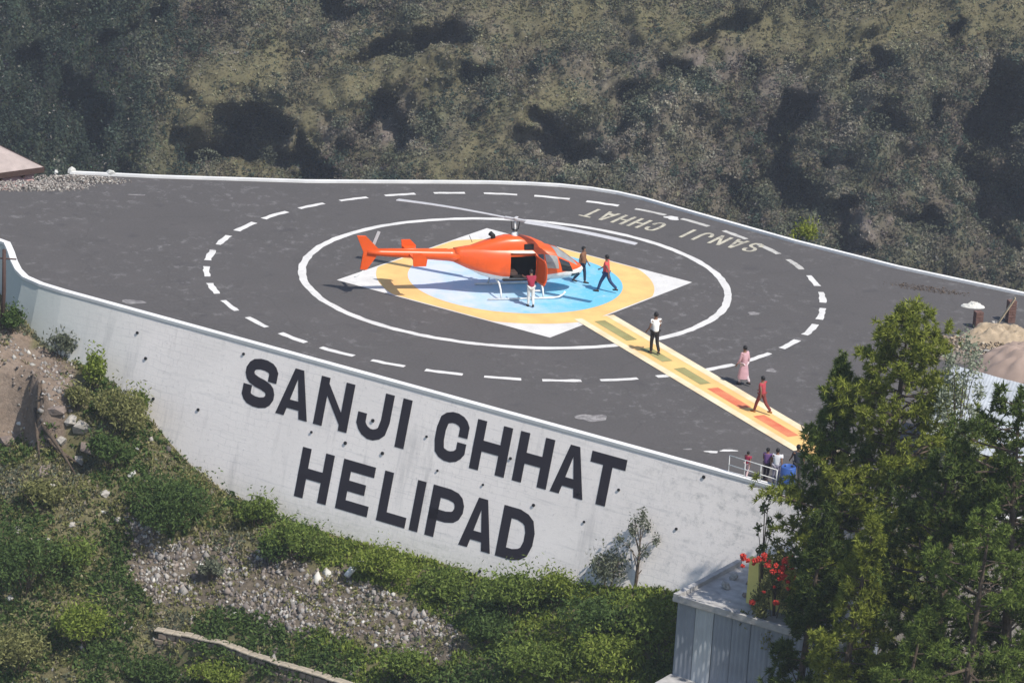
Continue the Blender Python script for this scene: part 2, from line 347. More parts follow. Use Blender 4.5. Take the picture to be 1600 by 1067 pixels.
def hill_depth(x, y):
    """metres the far slope recedes (+) or stands out (-) from its mean plane"""
    u, v = hill_feat(x, y)
    wu = u + 150 * fbm(x / 6, y / 5, 31, 6); wv = v + 130 * fbm(x / 6, y / 5, 47, 6)
    d = -5.5 * fbm(x / 26, y / 20, 3, 5)
    d = d - 1.8 * (1 - 2 * np.abs(fbm(x / 9 + 3, y / 12, 12, 4)) - 0.75)
    d = d - 3.2 * fbm(x / 4.0, y / 3.4, 21, 5) - 1.5 * (0.8 - 2 * np.abs(fbm(x / 2.6, y / 3.2, 25, 3)))
    pl, ps = (0.8 * x + 0.6 * y) / 16, (-0.6 * x + 0.8 * y) / 5.5
    d = d - 4.5 * (0.8 - 2.4 * np.abs(fbm(pl, ps, 41, 4)))
    for cx, cy, rx, ry, tl, dep in GUL:
        c, sn = math.cos(R(tl)), math.sin(R(tl)); a = ((wu - cx) * c + (wv - cy) * sn) / rx; b = (-(wu - cx) * sn + (wv - cy) * c) / ry
        d = d + 1.1 * dep * (1 - sst(0.55, 1.15, np.hypot(a, b))) * (0.6 + 0.8 * vnoise(x / 2.2, y / 2.2, 29))
    for a, b, c, w, hgt in RID:
        dd = np.minimum(seg_dist(wu, wv, a, b), seg_dist(wu, wv, b, c)); d = d - 0.8 * hgt * np.exp(-(dd / w) ** 2)
    return d * sst(214, 221, y) * sst(300, 282, y)
STEP = None
def near_z(x, y):
    rx = x - P0[0]; ry = y - P0[1]
    s = rx * D[0] + ry * D[1]; t = rx * NH[0] + ry * NH[1]
    vb = np.interp(s, bs, bv); zb = vb * math.cos(BT); tb = -vb * math.sin(BT)
    e = t - tb
    sl = zb - 0.34 * np.clip(e, 0, 3) - 0.52 * np.clip(e - 3, 0, 200)
    # earth terrace with a broken edge at the left end
    lip = 2.6 + 0.5 * np.sin(s * 1.7) + 0.9 * fbm(s / 1.5, t * 0 + 3, 5, 3)
    ter = zb - 0.06 * np.clip(e, 0, 9) - 2.7 * sst(lip, lip + 0.7, e) - 0.5 * np.clip(e - lip - 0.7, 0, 200)
    k = 1 - sst(-0.6, 3.6, s)
    o = sl * (1 - k) + ter * k
    o = o + (0.55 * fbm(x / 2.6, y / 2.6, 2, 4) + 0.22 * fbm(x / 0.7, y / 0.7, 8, 3)) * sst(0.0, 1.2, e + 0.2) 
    # small cave-like hollow under the terrace edge
    hc = np.exp(-(((s - 3.0) / 1.0) ** 2 + ((e - 3.2) / 0.8) ** 2)); o = o - 1.1 * hc
    if STEP is not None:
        (ax, ay), (bx, by) = STEP; L2 = math.hypot(bx - ax, by - ay); ux, uy = (bx - ax) / L2, (by - ay) / L2
        al = (x - ax) * ux + (y - ay) * uy; dn = (x - ax) * uy - (y - ay) * ux
        o = o - 0.85 * sst(0.0, 0.3, dn) * sst(-0.6, 0.3, al) * sst(L2 + 1.5, L2, al) * np.where(dn > 3.5, sst(7, 3.5, dn), 1)
    inside = np.minimum(zb - 0.5, -1.25)
    o = np.where(e < -0.35, inside, o)
    return o
def zall(x, y):
    x = np.asarray(x, float); y = np.asarray(y, float)
    zn = near_z(x, y)
    zn = np.maximum(zn, -46 + 2 * fbm(x / 30, y / 30, 4, 3))
    # beyond the far kerb the ground drops into the valley
    fe = np.interp(x, [p[0] for p in far_edge], [p[1] for p in far_edge])
    dist = np.clip(y - fe + 0.3, 0, None)
    drop = -1.3 - 1.0 * dist
    drop = np.maximum(drop, -125)
    zv = np.where(dist > 0, np.minimum(zn, drop + 1.5 * fbm(x / 4, y / 4, 6, 3) * np.clip(dist / 5, 0, 1)), zn)
    zh = np.where(y > 120, hill_base(x, y), -999)
    return np.maximum(zv, zh)
def hit(px, py, tmin=60, tmax=260):
    """point where the ray through a pixel meets the near hillside"""
    d = rays((px, py))[0]; t = np.arange(tmin, tmax, 0.05); P = CAM + d * t[:, None]
    below = P[:, 2] < near_z(P[:, 0], P[:, 1])
    k = int(np.argmax(below)); return P[k]
lw = [hit(x, y) for x, y in ((243, 992), (300, 1003), (345, 1012), (390, 1030), (440, 1046), (500, 1064), (560, 1084))]
STEP = (tuple(lw[0][:2]), tuple(lw[-1][:2]))
def axis(*segs):
    o = []
    for a, b, st in segs: o += list(np.arange(a, b, st))
    return np.array(o + [segs[-1][1]])
xs = axis((-420, -110, 14), (-110, -30, 0.6), (-30, 30, 0.26), (30, 110, 0.6), (110, 420, 14))
ys = axis((-172, -48, 4), (-48, -4, 0.26), (-4, 214, 4), (214, 292, 0.42), (292, 420, 10))
GX, GY = np.meshgrid(xs, ys)
GZ = zall(GX, GY)
nx, ny = len(xs), len(ys)
q = (np.arange(ny - 1)[:, None] * nx + np.arange(nx - 1)[None, :]).ravel()
Qs = np.c_[q, q + 1, q + nx + 1, q + nx]
def zone_cols(x, y, z, hill):
    """base colours of ground and scrub by place"""
    n = fbm(x / 6, y / 5, 61, 4); n2 = fbm(x / 1.7, y / 1.7, 71, 3)
    if hill:
        u, v = hill_feat(x, y)
        u = u + 60 * fbm(x / 6, y / 6, 91, 3); v = v + 50 * fbm(x / 6, y / 6, 95, 3)
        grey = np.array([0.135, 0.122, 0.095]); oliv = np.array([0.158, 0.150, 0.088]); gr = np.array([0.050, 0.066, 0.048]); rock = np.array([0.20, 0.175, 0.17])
        ol = np.zeros_like(x)
        for a, b, c, w in (((230, 290), (320, 160), (430, 90), 48), ((400, 250), (520, 150), (700, 110), 55), ((560, 110), (700, 60), (900, 20), 48), ((690, 265), (800, 200), (930, 130), 42), ((1000, 40), (1250, 60), (1560, 20), 45)):
            ol = np.maximum(ol, np.exp(-(np.minimum(seg_dist(u, v, a, b), seg_dist(u, v, b, c)) / w) ** 2))
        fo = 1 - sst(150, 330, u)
        rk = 0
        for cx_, cy_, rx_, ry_ in ((620, 200, 60, 55), (880, 225, 80, 30), (1050, 265, 55, 45), (960, 110, 60, 40), (1230, 150, 40, 50), (1370, 330, 50, 45), (1440, 230, 50, 40), (480, 215, 50, 30), (1120, 100, 50, 30), (740, 60, 50, 22)):
            rk = rk + np.exp(-(((u - cx_) / rx_) ** 2 + ((v - cy_) / ry_) ** 2))
        rk = np.clip(rk, 0, 1) * sst(-0.12, 0.10, fbm(x / 2.5, y / 2.5, 64, 3))
        if hill == 2: return ol, rk, fo
        c = grey[None, :] * (1 + 0.9 * n[..., None].reshape(-1, 1))
        gm = np.clip(0.25 + 1.6 * n2 + 0.9 * n, 0, 0.8).reshape(-1, 1); c = c * (1 - gm) + np.array([0.10, 0.112, 0.07]) * gm
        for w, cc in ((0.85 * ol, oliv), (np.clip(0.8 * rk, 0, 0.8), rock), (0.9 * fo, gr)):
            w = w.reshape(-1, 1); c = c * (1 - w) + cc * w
        return np.clip(c, 0.01, 1)
    return None
CC = np.zeros((nx * ny, 3)); fx, fy, fz = GX.ravel(), GY.ravel(), GZ.ravel()
hm = fy > 120
CC[hm] = zone_cols(fx[hm], fy[hm], fz[hm], True) * 0.95
nm = ~hm
uvn = pix(np.c_[fx, fy, fz]); 
earth = np.array([0.225, 0.185, 0.155]); soil = np.array([0.15, 0.145, 0.085]); rub = np.array([0.15, 0.132, 0.108])
def poly_mask(u, v, poly):
    ins = np.zeros(u.shape, bool); n = len(poly)
    for i in range(n):
        x1, y1 = poly[i]; x2, y2 = poly[(i + 1) % n]
        c = ((y1 > v) != (y2 > v)) & (u < (x2 - x1) * (v - y1) / (y2 - y1 + 1e-9) + x1); ins ^= c
    return ins
RUB = [(195, 800), (260, 835), (380, 850), (470, 880), (560, 905), (680, 955), (730, 1000), (700, 1035), (600, 1020), (520, 1000), (420, 975), (300, 950), (230, 940), (190, 880)]
DIRT = [(-80, 500), (25, 520), (70, 545), (120, 570), (125, 600), (112, 640), (90, 690), (40, 700), (-80, 690)]
un = uvn[:, 0] + 90 * fbm(fx / 1.5, fy / 1.5, 14, 3); vn = uvn[:, 1] + 70 * fbm(fx / 1.5, fy / 1.5, 15, 3)
CC[nm] = soil * (1 + 0.6 * fbm(fx[nm] / 2, fy[nm] / 2, 33, 3)[:, None])
dm = nm & poly_mask(un, vn, DIRT); CC[dm] = earth * (1 + 0.5 * fbm(fx[dm] / 1.2, fy[dm] / 1.2, 35, 3)[:, None])
rm = nm & poly_mask(un, vn, RUB); CC[rm] = rub * (1 + 0.5 * fbm(fx[rm] / 0.8, fy[rm] / 0.8, 36, 3)[:, None])
V = np.c_[fx, fy, fz]
hs = (fy > 214) & (fy < 300) & (np.abs(fx) < 112)
hd_ = hill_depth(fx[hs], fy[hs]); V[hs] += HDIR * hd_[:, None]; VT = V
ter = big('terrain', V, Qs, M['terrain'], colors=CC, smooth=True); ter['kind'] = 'structure'

def ground(x, y): return float(near_z(np.array([x]), np.array([y]))[0])

# ------------------------------------------------------------------ helipad surface
def sweep(name, poly, prof, mat, parent=None, side=1, uvs=False, close_ends=True):
    """extrude a profile [(outward offset, z)] along a ground polyline; outward = right of travel * side"""
    P = np.array(poly, float); n = len(P)
    T = np.zeros_like(P); T[1:-1] = P[2:] - P[:-2]; T[0] = P[1] - P[0]; T[-1] = P[-1] - P[-2]
    T /= np.linalg.norm(T, axis=1)[:, None]; O = np.c_[T[:, 1], -T[:, 0]] * side
    k = len(prof); V = []; Fc = []
    for i in range(n):
        for a, z in prof: V.append((P[i, 0] + O[i, 0] * a, P[i, 1] + O[i, 1] * a, z))
    for i in range(n - 1):
        for j in range(k - 1): Fc.append((i * k + j, i * k + j + 1, (i + 1) * k + j + 1, (i + 1) * k + j))
    if close_ends: Fc.append(tuple(range(k))); Fc.append(tuple((n - 1) * k + j for j in range(k - 1, -1, -1)))
    return mk(name, V, Fc, mat, parent)
pad_poly = far_edge + near_edge[::-1]
npd = len(pad_poly)
Vp = [(x, y, 0.0) for x, y in pad_poly] + [(x, y, -0.9) for x, y in pad_poly]
Fp = [tuple(range(npd - 1, -1, -1)), tuple(range(npd, 2 * npd))] + [(i, (i + 1) % npd, npd + (i + 1) % npd, npd + i) for i in range(npd)]
pad = mk('helipad_pavement', Vp, Fp, M['asphalt']); pad['kind'] = 'structure'
bm = bmesh.new(); bm.from_mesh(pad.data); bmesh.ops.recalc_face_normals(bm, faces=bm.faces); bm.to_mesh(pad.data); bm.free()

def flat(name, pts, z, mat, parent=pad):
    n = len(pts)
    V = [(p[0], p[1], z) for p in pts]
    a = sum(pts[i][0] * pts[(i + 1) % n][1] - pts[(i + 1) % n][0] * pts[i][1] for i in range(n))
    return mk(name, V, [tuple(range(n)) if a > 0 else tuple(range(n - 1, -1, -1))], mat, parent)
def arc_strip(name, r0, r1, a0, a1, n, z, mat, parent=pad, jit=0.0):
    V = []; Fc = []
    for i in range(n + 1):
        a = a0 + (a1 - a0) * i / n
        j0 = random.uniform(-jit, jit); j1 = random.uniform(-jit, jit)
        V += [((r0 + j0) * math.cos(a), (r0 + j0) * math.sin(a), z), ((r1 + j1) * math.cos(a), (r1 + j1) * math.sin(a), z)]
        if i: Fc.append((2 * i - 2, 2 * i - 1, 2 * i + 1, 2 * i))
    return mk(name, V, Fc, mat, parent)
arc_strip('painted_ring', 9.24, 9.58, 0, 2 * math.pi, 160, 0.008, M['white_paint'], jit=0.03)
for k in range(35):
    a = R(-173.4 + k * 360 / 35); hw = R(3.35) + random.uniform(-0.004, 0.004)
    arc_strip('painted_dash', 13.46, 13.75, a - hw, a + hw, 5, 0.008, M['white_paint'] if k not in (19, 20, 21, 22, 23) else M['worn_white'], jit=0.035)
# square, yellow field and blue disc
SQ = [(-7.8, -1.62), (1.62, -7.85), (7.85, 1.36), (-1.45, 7.75)]
flat('painted_square', SQ, 0.008, M['white_paint'])
def clip_disc(r, shrink):
    c = np.mean(SQ, axis=0); q = [(c[0] + (p[0] - c[0]) * shrink, c[1] + (p[1] - c[1]) * shrink) for p in SQ]
    out = []
    for i in range(180):
        a = 2 * math.pi * i / 180; dx, dy = math.cos(a), math.sin(a); t = r
        for j in range(4):
            x1, y1 = q[j]; x2, y2 = q[(j + 1) % 4]; ex, ey = x2 - x1, y2 - y1
            den = dx * ey - dy * ex
            if abs(den) > 1e-9:
                tt = (x1 * ey - y1 * ex) / den; ss = (x1 * dy - y1 * dx) / den
                if tt > 0 and 0 <= ss <= 1: t = min(t, tt)
        out.append((dx * t, dy * t))
    return out
flat('painted_yellow_field', clip_disc(6.15, 0.985), 0.012, M['yellow_paint'])
def blue_mat():
    m, nt, N, L, p = newmat('worn_blue_paint')
    tc = N.new('ShaderNodeTexCoord').outputs['Object']
    sx = N.new('ShaderNodeSeparateXYZ'); L.new(tc, sx.inputs[0])
    a = noise(N, L, tc, 0.8, 5, 0.6); b = noise(N, L, tc, 5, 6, 0.7)
    ad = N.new('ShaderNodeMath'); ad.operation = 'MULTIPLY_ADD'; L.new(sx.outputs['X'], ad.inputs[0]); ad.inputs[1].default_value = 0.09; L.new(a, ad.inputs[2])
    c = mixc(N, L, ramp(N, L, ad.outputs[0], 0.16, 0.82), (0.62, 0.655, 0.77), (0.15, 0.50, 0.70))
    c = mixc(N, L, ramp(N, L, b, 0.58, 0.75), c, (0.62, 0.68, 0.74))
    L.new(c, p.inputs['Base Color']); p.inputs['Roughness'].default_value = 0.7
    return m
M['blue_paint'] = blue_mat()
flat('painted_blue_disc', clip_disc(4.75, 0.86), 0.016, M['blue_paint'])
# walkway strip
wa, wb = on_z(928, 496)[:2], on_z(1300, 717)[:2]
wd = (wb - wa) / np.linalg.norm(wb - wa); wn_ = np.array([-wd[1], wd[0]])
wl_ = np.linalg.norm(wb - wa)
def wrect(a, b, o0, o1): return [tuple(wa + wd * a + wn_ * o0), tuple(wa + wd * b + wn_ * o0), tuple(wa + wd * b + wn_ * o1), tuple(wa + wd * a + wn_ * o1)]
flat('painted_walkway', wrect(0, wl_, -0.88, 0.88), 0.020, M['yellow_paint'])
flat('painted_walkway_border', wrect(0, wl_, -0.98, -0.60), 0.024, M['cream_paint'])
flat('painted_walkway_border', wrect(0, wl_, 0.60, 0.98), 0.024, M['cream_paint'])
for px0, px1, mt in (((936, 502), (990, 532), 'green_paint'), ((1003, 545), (1038, 566), 'green_paint'), ((1058, 576), (1100, 601), 'green_paint'), ((1112, 607), (1165, 638), 'red_paint'), ((1184, 650), (1240, 682), 'red_paint')):
    a = float(np.dot(on_z(*px0)[:2] - wa, wd)); b = float(np.dot(on_z(*px1)[:2] - wa, wd))
    flat('painted_walkway_bar', wrect(a, b, -0.30, 0.22), 0.024, M[mt])
# stray dabs of white paint on the asphalt
def blob(name, c, rx, ry, rot, z, mat, n=26, parent=pad):
    pts = []
    ph = [random.uniform(0, 6.28) for _ in range(4)]
    for i in range(n):
        a = 2 * math.pi * i / n; k = 1 + 0.18 * math.sin(2 * a + ph[0]) + 0.14 * math.sin(3 * a + ph[1]) + 0.10 * math.sin(5 * a + ph[2])
        x, y = rx * k * math.cos(a), ry * k * math.sin(a)
        pts.append((c[0] + x * math.cos(rot) - y * math.sin(rot), c[1] + x * math.sin(rot) + y * math.cos(rot)))
    return flat(name, pts, z, mat, parent)
for px, py, rx, ry, mt in ((208, 472, 0.55, 0.25, 'dab_paint'), (925, 653, 0.55, 0.5, 'dab_paint'), (1050, 341, 0.35, 0.3, 'white_paint'), (1112, 706, 0.25, 0.14, 'white_paint'), (1138, 704, 0.3, 0.14, 'white_paint'), (1075, 702, 0.15, 0.1, 'dab_paint'), (1205, 579, 0.25, 0.2, 'dab_paint'), (215, 305, 0.35, 0.14, 'dab_paint'), (1178, 490, 0.3, 0.2, 'dab_paint')):
    c = on_z(px, py); blob('paint_dab', c[:2], rx, ry, 0.2, 0.010, M[mt])

# ------------------------------------------------------------------ stroke lettering
GL = {'H': [[(0, 0), (0, 1)], [(1, 0), (1, 1)], [(0, .5), (1, .5)]], 'I': [[(.5, 0), (.5, 1)]], 'T': [[(0, 1), (1, 1)], [(.5, 0), (.5, 1)]],
      'A': [[(0, 0), (.5, 1)], [(1, 0), (.5, 1)], [(.2, .26), (.8, .26)]], 'N': [[(0, 0), (0, 1)], [(0, 1), (1, 0)], [(1, 0), (1, 1)]],
      'L': [[(0, 1), (0, 0), (1, 0)]], 'E': [[(1, 1), (0, 1), (0, 0), (1, 0)], [(0, .5), (.92, .5)]],
      'D': [[(0, 0), (0, 1), (.62, 1), (1, .8), (1, .2), (.62, 0), (0, 0)]], 'P': [[(0, 0), (0, 1), (.72, 1), (1, .86), (1, .58), (.72, .43), (0, .43)]],
      'J': [[(0, .36), (0, .2), (.3, 0), (.7, 0), (1, .2), (1, 1)]], 'C': [[(1, .70), (1, .86), (.72, 1), (.28, 1), (0, .84), (0, .16), (.28, 0), (.72, 0), (1, .16), (1, .28)]],
      'S': [[(1, .74), (1, .88), (.76, 1), (.24, 1), (0, .86), (0, .66), (.2, .54), (.8, .46), (1, .34), (1, .14), (.76, 0), (.24, 0), (0, .12), (0, .26)]]}
def soften(st):
    for _ in range(1):
        o = [st[0]]
        for i in range(1, len(st) - 1):
            p, q_, r = [np.array(v, float) for v in (st[i - 1], st[i], st[i + 1])]
            a, b = q_ - p, r - q_; cs_ = float(a @ b) / (np.linalg.norm(a) * np.linalg.norm(b))
            if cs_ > 0.2: o += [tuple(p * 0.28 + q_ * 0.72), tuple(q_ * 0.72 + r * 0.28)]
            else: o.append(st[i])
        st = o + [st[-1]]
    return st
def glyph(ch, w, h, th):
    if ch == 'A':
        m = w / 2; a = lambda x, y: np.array([x, y])
        f = lambda y: th * 0.98 + y / h * (m + th * 0.22 - th * 0.98)
        y0, y1 = 0.17 * h, 0.35 * h
        return [([a(0, 0), a(m - th * 0.5, h)], [a(th * 0.98, 0), a(m + th * 0.22, h)]), ([a(w - th * 0.98, 0), a(m - th * 0.22, h)], [a(w, 0), a(m + th * 0.5, h)]), ([a(f(y0) - 0.03, y1), a(w - f(y0) + 0.03, y1)], [a(f(y0) - 0.03, y0), a(w - f(y0) + 0.03, y0)])]
    """list of quads-strips in letter plane, stroke width th, ink box w x h"""
    out = []
    iw, ih = w - th, h - th
    for st in GL[ch]:
        if ch in 'SCJDP': st = soften(st)
        pts = [np.array([th / 2 + x * iw, th / 2 + y * ih]) for x, y in st]
        closed = np.allclose(pts[0], pts[-1]) and len(pts) > 3
        n = len(pts); L_, R_ = [], []
        ln = ch in 'HITANLEP'
        for i in range(n):
            if closed and i in (0, n - 1): a, b = pts[-2], pts[1]
            else: a, b = pts[max(i - 1, 0)], pts[min(i + 1, n - 1)]
            p = pts[i]
            d1 = p - a if np.linalg.norm(p - a) > 1e-6 else b - p
            d2 = b - p if np.linalg.norm(b - p) > 1e-6 else p - a
            d1 = d1 / np.linalg.norm(d1); d2 = d2 / np.linalg.norm(d2)
            n1 = np.array([-d1[1], d1[0]]); n2 = np.array([-d2[1], d2[0]]); mv = n1 + n2; mv /= np.linalg.norm(mv); k = 1 / max(0.5, float(mv @ n1))
            pp = p.copy()
            if not closed and i == 0: pp = p - d2 * th * (0.5 if st[0][1] in (0, 1) or st[0][0] in (0, 1) else 0)
            if not closed and i == n - 1: pp = p + d1 * th * (0.5 if st[-1][1] in (0, 1) or st[-1][0] in (0, 1) else 0)
            L_.append(pp + mv * k * th / 2); R_.append(pp - mv * k * th / 2)
        out.append((L_, R_))
    if ch == 'A':                      # clip the legs to the ink box
        o2 = []
        for L_, R_ in out: o2.append(([np.array([v[0], min(max(v[1], 0), h)]) for v in L_], [np.array([v[0], min(max(v[1], 0), h)]) for v in R_]))
        out = o2
    if ch == 'N':
        o2 = []
        for L_, R_ in out: o2.append(([np.array([min(max(v[0], 0), w), min(max(v[1], 0), h)]) for v in L_], [np.array([min(max(v[0], 0), w), min(max(v[1], 0), h)]) for v in R_]))
        out = o2
    return out
def letter(ch, org, eu, ev, en, w, h, th, mat, parent, name='painted_letter', lift=0.004):
    b = MB()
    for si, (L_, R_) in enumerate(glyph(ch, w, h, th)):
        e = lift + 0.002 * si
        n = len(L_); V = [org + eu * p[0] + ev * p[1] + en * e for p in L_] + [org + eu * p[0] + ev * p[1] + en * e for p in R_]
        b.add(V, [(n + i, n + i + 1, i + 1, i) for i in range(n - 1)])
    return b.build(name, mat, parent)
# small name on the pad, written to be read from beyond the far kerb
ta, tb_ = on_z(1195, 386)[:2], on_z(918, 327)[:2]
td = (tb_ - ta) / np.linalg.norm(tb_ - ta); eu = np.array([td[0], td[1], 0]); ev = np.array([-td[1], td[0], 0]); 
adv = np.linalg.norm(tb_ - ta) / 11.0
for i, ch in enumerate('SANJI CHHAT'):
    if ch != ' ':
        o = np.array([ta[0], ta[1], 0.012]) + eu * (adv * i + 0.06) - ev * 0.3
        # baseline on the far side, tops towards the pad centre
        letter(ch, o, eu, ev, np.array([0, 0, 1.0]), adv * 0.74, 1.55, 0.17, M['faded_paint'], pad)

# ------------------------------------------------------------------ retaining wall with its sign
rw = tag(empty('retaining_wall', (0, 0, -0.2)), 'tall whitewashed battered retaining wall with big black lettering under the pad', 'wall')
wl_top = near_edge
Pw = np.array(wl_top, float); T = np.zeros_like(Pw); T[1:-1] = Pw[2:] - Pw[:-2]; T[0] = Pw[1] - Pw[0]; T[-1] = Pw[-1] - Pw[-2]; T /= np.linalg.norm(T, axis=1)[:, None]
i0 = 10
O = np.c_[T[:, 1], -T[:, 0]]
O[i0 - 1:i0 + 27] = NH[:2]
zr = np.r_[np.arange(0, -9.1, -0.45)]
Vw = []; UVw = []
cum = np.r_[0, np.cumsum(np.linalg.norm(np.diff(Pw, axis=0), axis=1))]; cum -= cum[i0]
for i in range(len(Pw)):
    for z in zr:
        off = -z * math.tan(BT)
        straight = i0 <= i <= i0 + 25
        Vw.append((Pw[i, 0] + O[i, 0] * off, Pw[i, 1] + O[i, 1] * off, z + 0.2 - 0.003))
        UVw.append((cum[i], z / math.cos(BT)))
nz = len(zr); Fw = []
for i in range(len(Pw) - 1):
    for j in range(nz - 1): Fw.append((i * nz + j, i * nz + j + 1, (i + 1) * nz + j + 1, (i + 1) * nz + j))
wface = mk('wall_face', Vw, Fw, M['wall'], rw)
uvl = wface.data.uv_layers.new(name='UVMap')
uvl.data.foreach_set('uv', np.array([UVw[l.vertex_index] for l in wface.data.loops], dtype=np.float32).ravel())
P0w = P0 + np.array([0, 0, 0.2])      # children sit in the wall's frame (root at -0.2)
def wsv(s, v, e=0.0): return P0w + D * s + VW * v + NW * e
row1 = [('S', 8.55, 10.17), ('A', 10.38, 12.0), ('N', 12.31, 14.01), ('J', 14.38, 15.98), ('I', 16.41, 16.86), ('C', 18.23, 19.75), ('H', 20.07, 21.76), ('H', 22.14, 23.77), ('A', 23.95, 25.5), ('T', 25.52, 27.15)]
row2 = [('H', 12.05, 13.67), ('E', 14.14, 15.74), ('L', 16.2, 17.62), ('I', 17.83, 18.25), ('P', 18.6, 20.2), ('A', 20.26, 21.8), ('D', 22.04, 23.66)]
for rowl, v0, hh in ((row1, -2.46, 2.02), (row2, -5.58, 2.08)):
    for ch, s0, s1 in rowl:
        letter(ch, wsv(s0, v0), D, VW, NW, s1 - s0, hh, 0.44 if ch != 'I' else s1 - s0, M['letter'], rw, lift=0.012)
# weep holes: short dark drain pipes in the wall
pipe = None
for px, py in ((381, 553), (487, 675), (540, 692), (598, 708), (583, 657), (667, 682), (684, 735), (755, 757), (798, 716), (834, 789), (967, 765), (913, 815), (1057, 826), (750, 892), (240, 623), (310, 640), (228, 560), (215, 520), (1013, 827), (1100, 745), (905, 770)):
    d = rays((px, py))[0]; t = ((P0 - CAM) @ NW) / (d @ NW); w = CAM + d * t + np.array([0, 0, 0.2])
    if pipe is None:
        b = MB(); b.tube([(0, 0, -0.08), (0, 0, 0.05)], 0.062, 10); pipe = b.build('weep_hole', M['black'], rw); o = pipe
    else:
        o = pipe.copy(); col.objects.link(o); o.parent = rw
    o.location = w; o.rotation_euler = Vector(NW).to_track_quat('Z', 'Y').to_euler(); k = random.uniform(0.7, 1.2); o.scale = (k, k, 1)
# coping painted white along the wall top, kerb on the far side
sweep('coping', [(x, y) for x, y in near_edge], [(0.04, 0.19), (0.04, 0.31), (-0.26, 0.31), (-0.26, 0.19)], M['kerb'], rw, side=1)
kerb = sweep('kerb', far_edge[3:], [(0.03, -0.6), (0.03, 0.11), (0.24, 0.11), (0.24, -0.6)], M['kerb'], None, side=-1)
kerb['kind'] = 'structure'

# ------------------------------------------------------------------ helicopter
HX, HYY = -0.15, -1.80; HEAD = R(16.5)
heli = tag(empty('helicopter', (HX, HYY, 0.03), HEAD), 'orange and white two-bladed helicopter on skids with an open cabin door on the pad', 'helicopter')
SEC = np.array([[3.20, 1.00, .04, .04, .04], [3.05, 1.00, .27, .22, .20], [2.75, 1.04, .47, .38, .34], [2.35, 1.10, .60, .62, .46], [1.90, 1.16, .67, .86, .55], [1.40, 1.20, .70, .95, .60],
                [0.85, 1.22, .71, .98, .63], [-0.30, 1.25, .71, .98, .64], [-0.95, 1.30, .66, .92, .62], [-1.5, 1.40, .56, .80, .55], [-2.1, 1.56, .41, .58, .40], [-2.7, 1.72, .27, .34, .28]])
def surf(x, a, k=1.0, p=2.5):
    xs_ = SEC[::-1, 0]; v = [np.interp(x, xs_, SEC[::-1, j]) for j in range(1, 5)]
    zc, hw, ht, hb = v
    sa, ca = math.sin(a), math.cos(a)
    e = 2 / p
    y = -hw * k * math.copysign(abs(sa) ** e, sa); zz = math.copysign(abs(ca) ** e, ca)
    z = zc - (hb if ca > 0 else ht) * k * zz
    return (x, y, z)
fx_ = sorted(set(list(np.linspace(3.2, 2.4, 7)) + list(np.linspace(2.3, 0.85, 8)) + list(np.linspace(0.85, -0.3, 6)) + list(np.linspace(-0.3, -2.7, 11))), reverse=True)
NA = 36
def hull(name, k, mats, white=True, parent=heli):
    V = []; Fc = []; idx = []
    for x in fx_:
        for q_ in range(NA): V.append(surf(x, 2 * math.pi * q_ / NA, k))
    for i in range(len(fx_) - 1):
        for q_ in range(NA):
            xm = (fx_[i] + fx_[i + 1]) / 2; am = (q_ + 0.5) * 360 / NA
            if -0.3 < xm < 0.85 and 50 < am < 130: continue                     # the open doorway on the near side
            f = (i * NA + q_, i * NA + (q_ + 1) % NA, (i + 1) * NA + (q_ + 1) % NA, (i + 1) * NA + q_)
            zm = sum(V[j][2] for j in f) / 4
            Fc.append(f); idx.append(1 if white and zm < 0.90 + 0.12 * max(0, xm - 0.9) + 0.20 * max(0, -xm - 0.6) else 0)
    Fc.append(tuple((len(fx_) - 1) * NA + q_ for q_ in range(NA))); idx.append(0)
    return mk(name, V, Fc, mats, parent, True, idx)
def livery_mat():
    m, nt, N, L, p = newmat('orange_over_white_livery')
    tc = N.new('ShaderNodeTexCoord').outputs['Object']; sx = N.new('ShaderNodeSeparateXYZ'); L.new(tc, sx.inputs[0])
    def mt(op, a, b):
        k = N.new('ShaderNodeMath'); k.operation = op
        for i, v in enumerate((a, b)):
            if isinstance(v, (int, float)): k.inputs[i].default_value = v
            else: L.new(v, k.inputs[i])
        return k.outputs[0]
    fr = mt('MULTIPLY', mt('MAXIMUM', mt('SUBTRACT', sx.outputs['X'], 0.9), 0.0), 0.12); rr = mt('MULTIPLY', mt('MAXIMUM', mt('SUBTRACT', -0.6, sx.outputs['X']), 0.0), 0.2)
    e = mt('SUBTRACT', sx.outputs['Z'], mt('ADD', mt('ADD', fr, rr), 0.90)); g = ramp(N, L, mt('ADD', e, 0.5), 0.495, 0.505)
    gr = noise(N, L, tc, 3.0, 6, 0.7)
    o = mixc(N, L, ramp(N, L, gr, 0.45, 0.8), (0.79, 0.105, 0.014), (0.60, 0.085, 0.02)); w = mixc(N, L, ramp(N, L, gr, 0.45, 0.8), (0.80, 0.76, 0.72), (0.60, 0.56, 0.52))
    L.new(mixc(N, L, g, w, o), p.inputs['Base Color']); p.inputs['Roughness'].default_value = 0.34; p.inputs['Specular IOR Level'].default_value = 0.5
    return m
M['livery'] = livery_mat()
fus = hull('fuselage', 1.0, [M['livery']], False)
hull('cabin_lining', 0.94, [M['cabin'], M['cabin']], False)
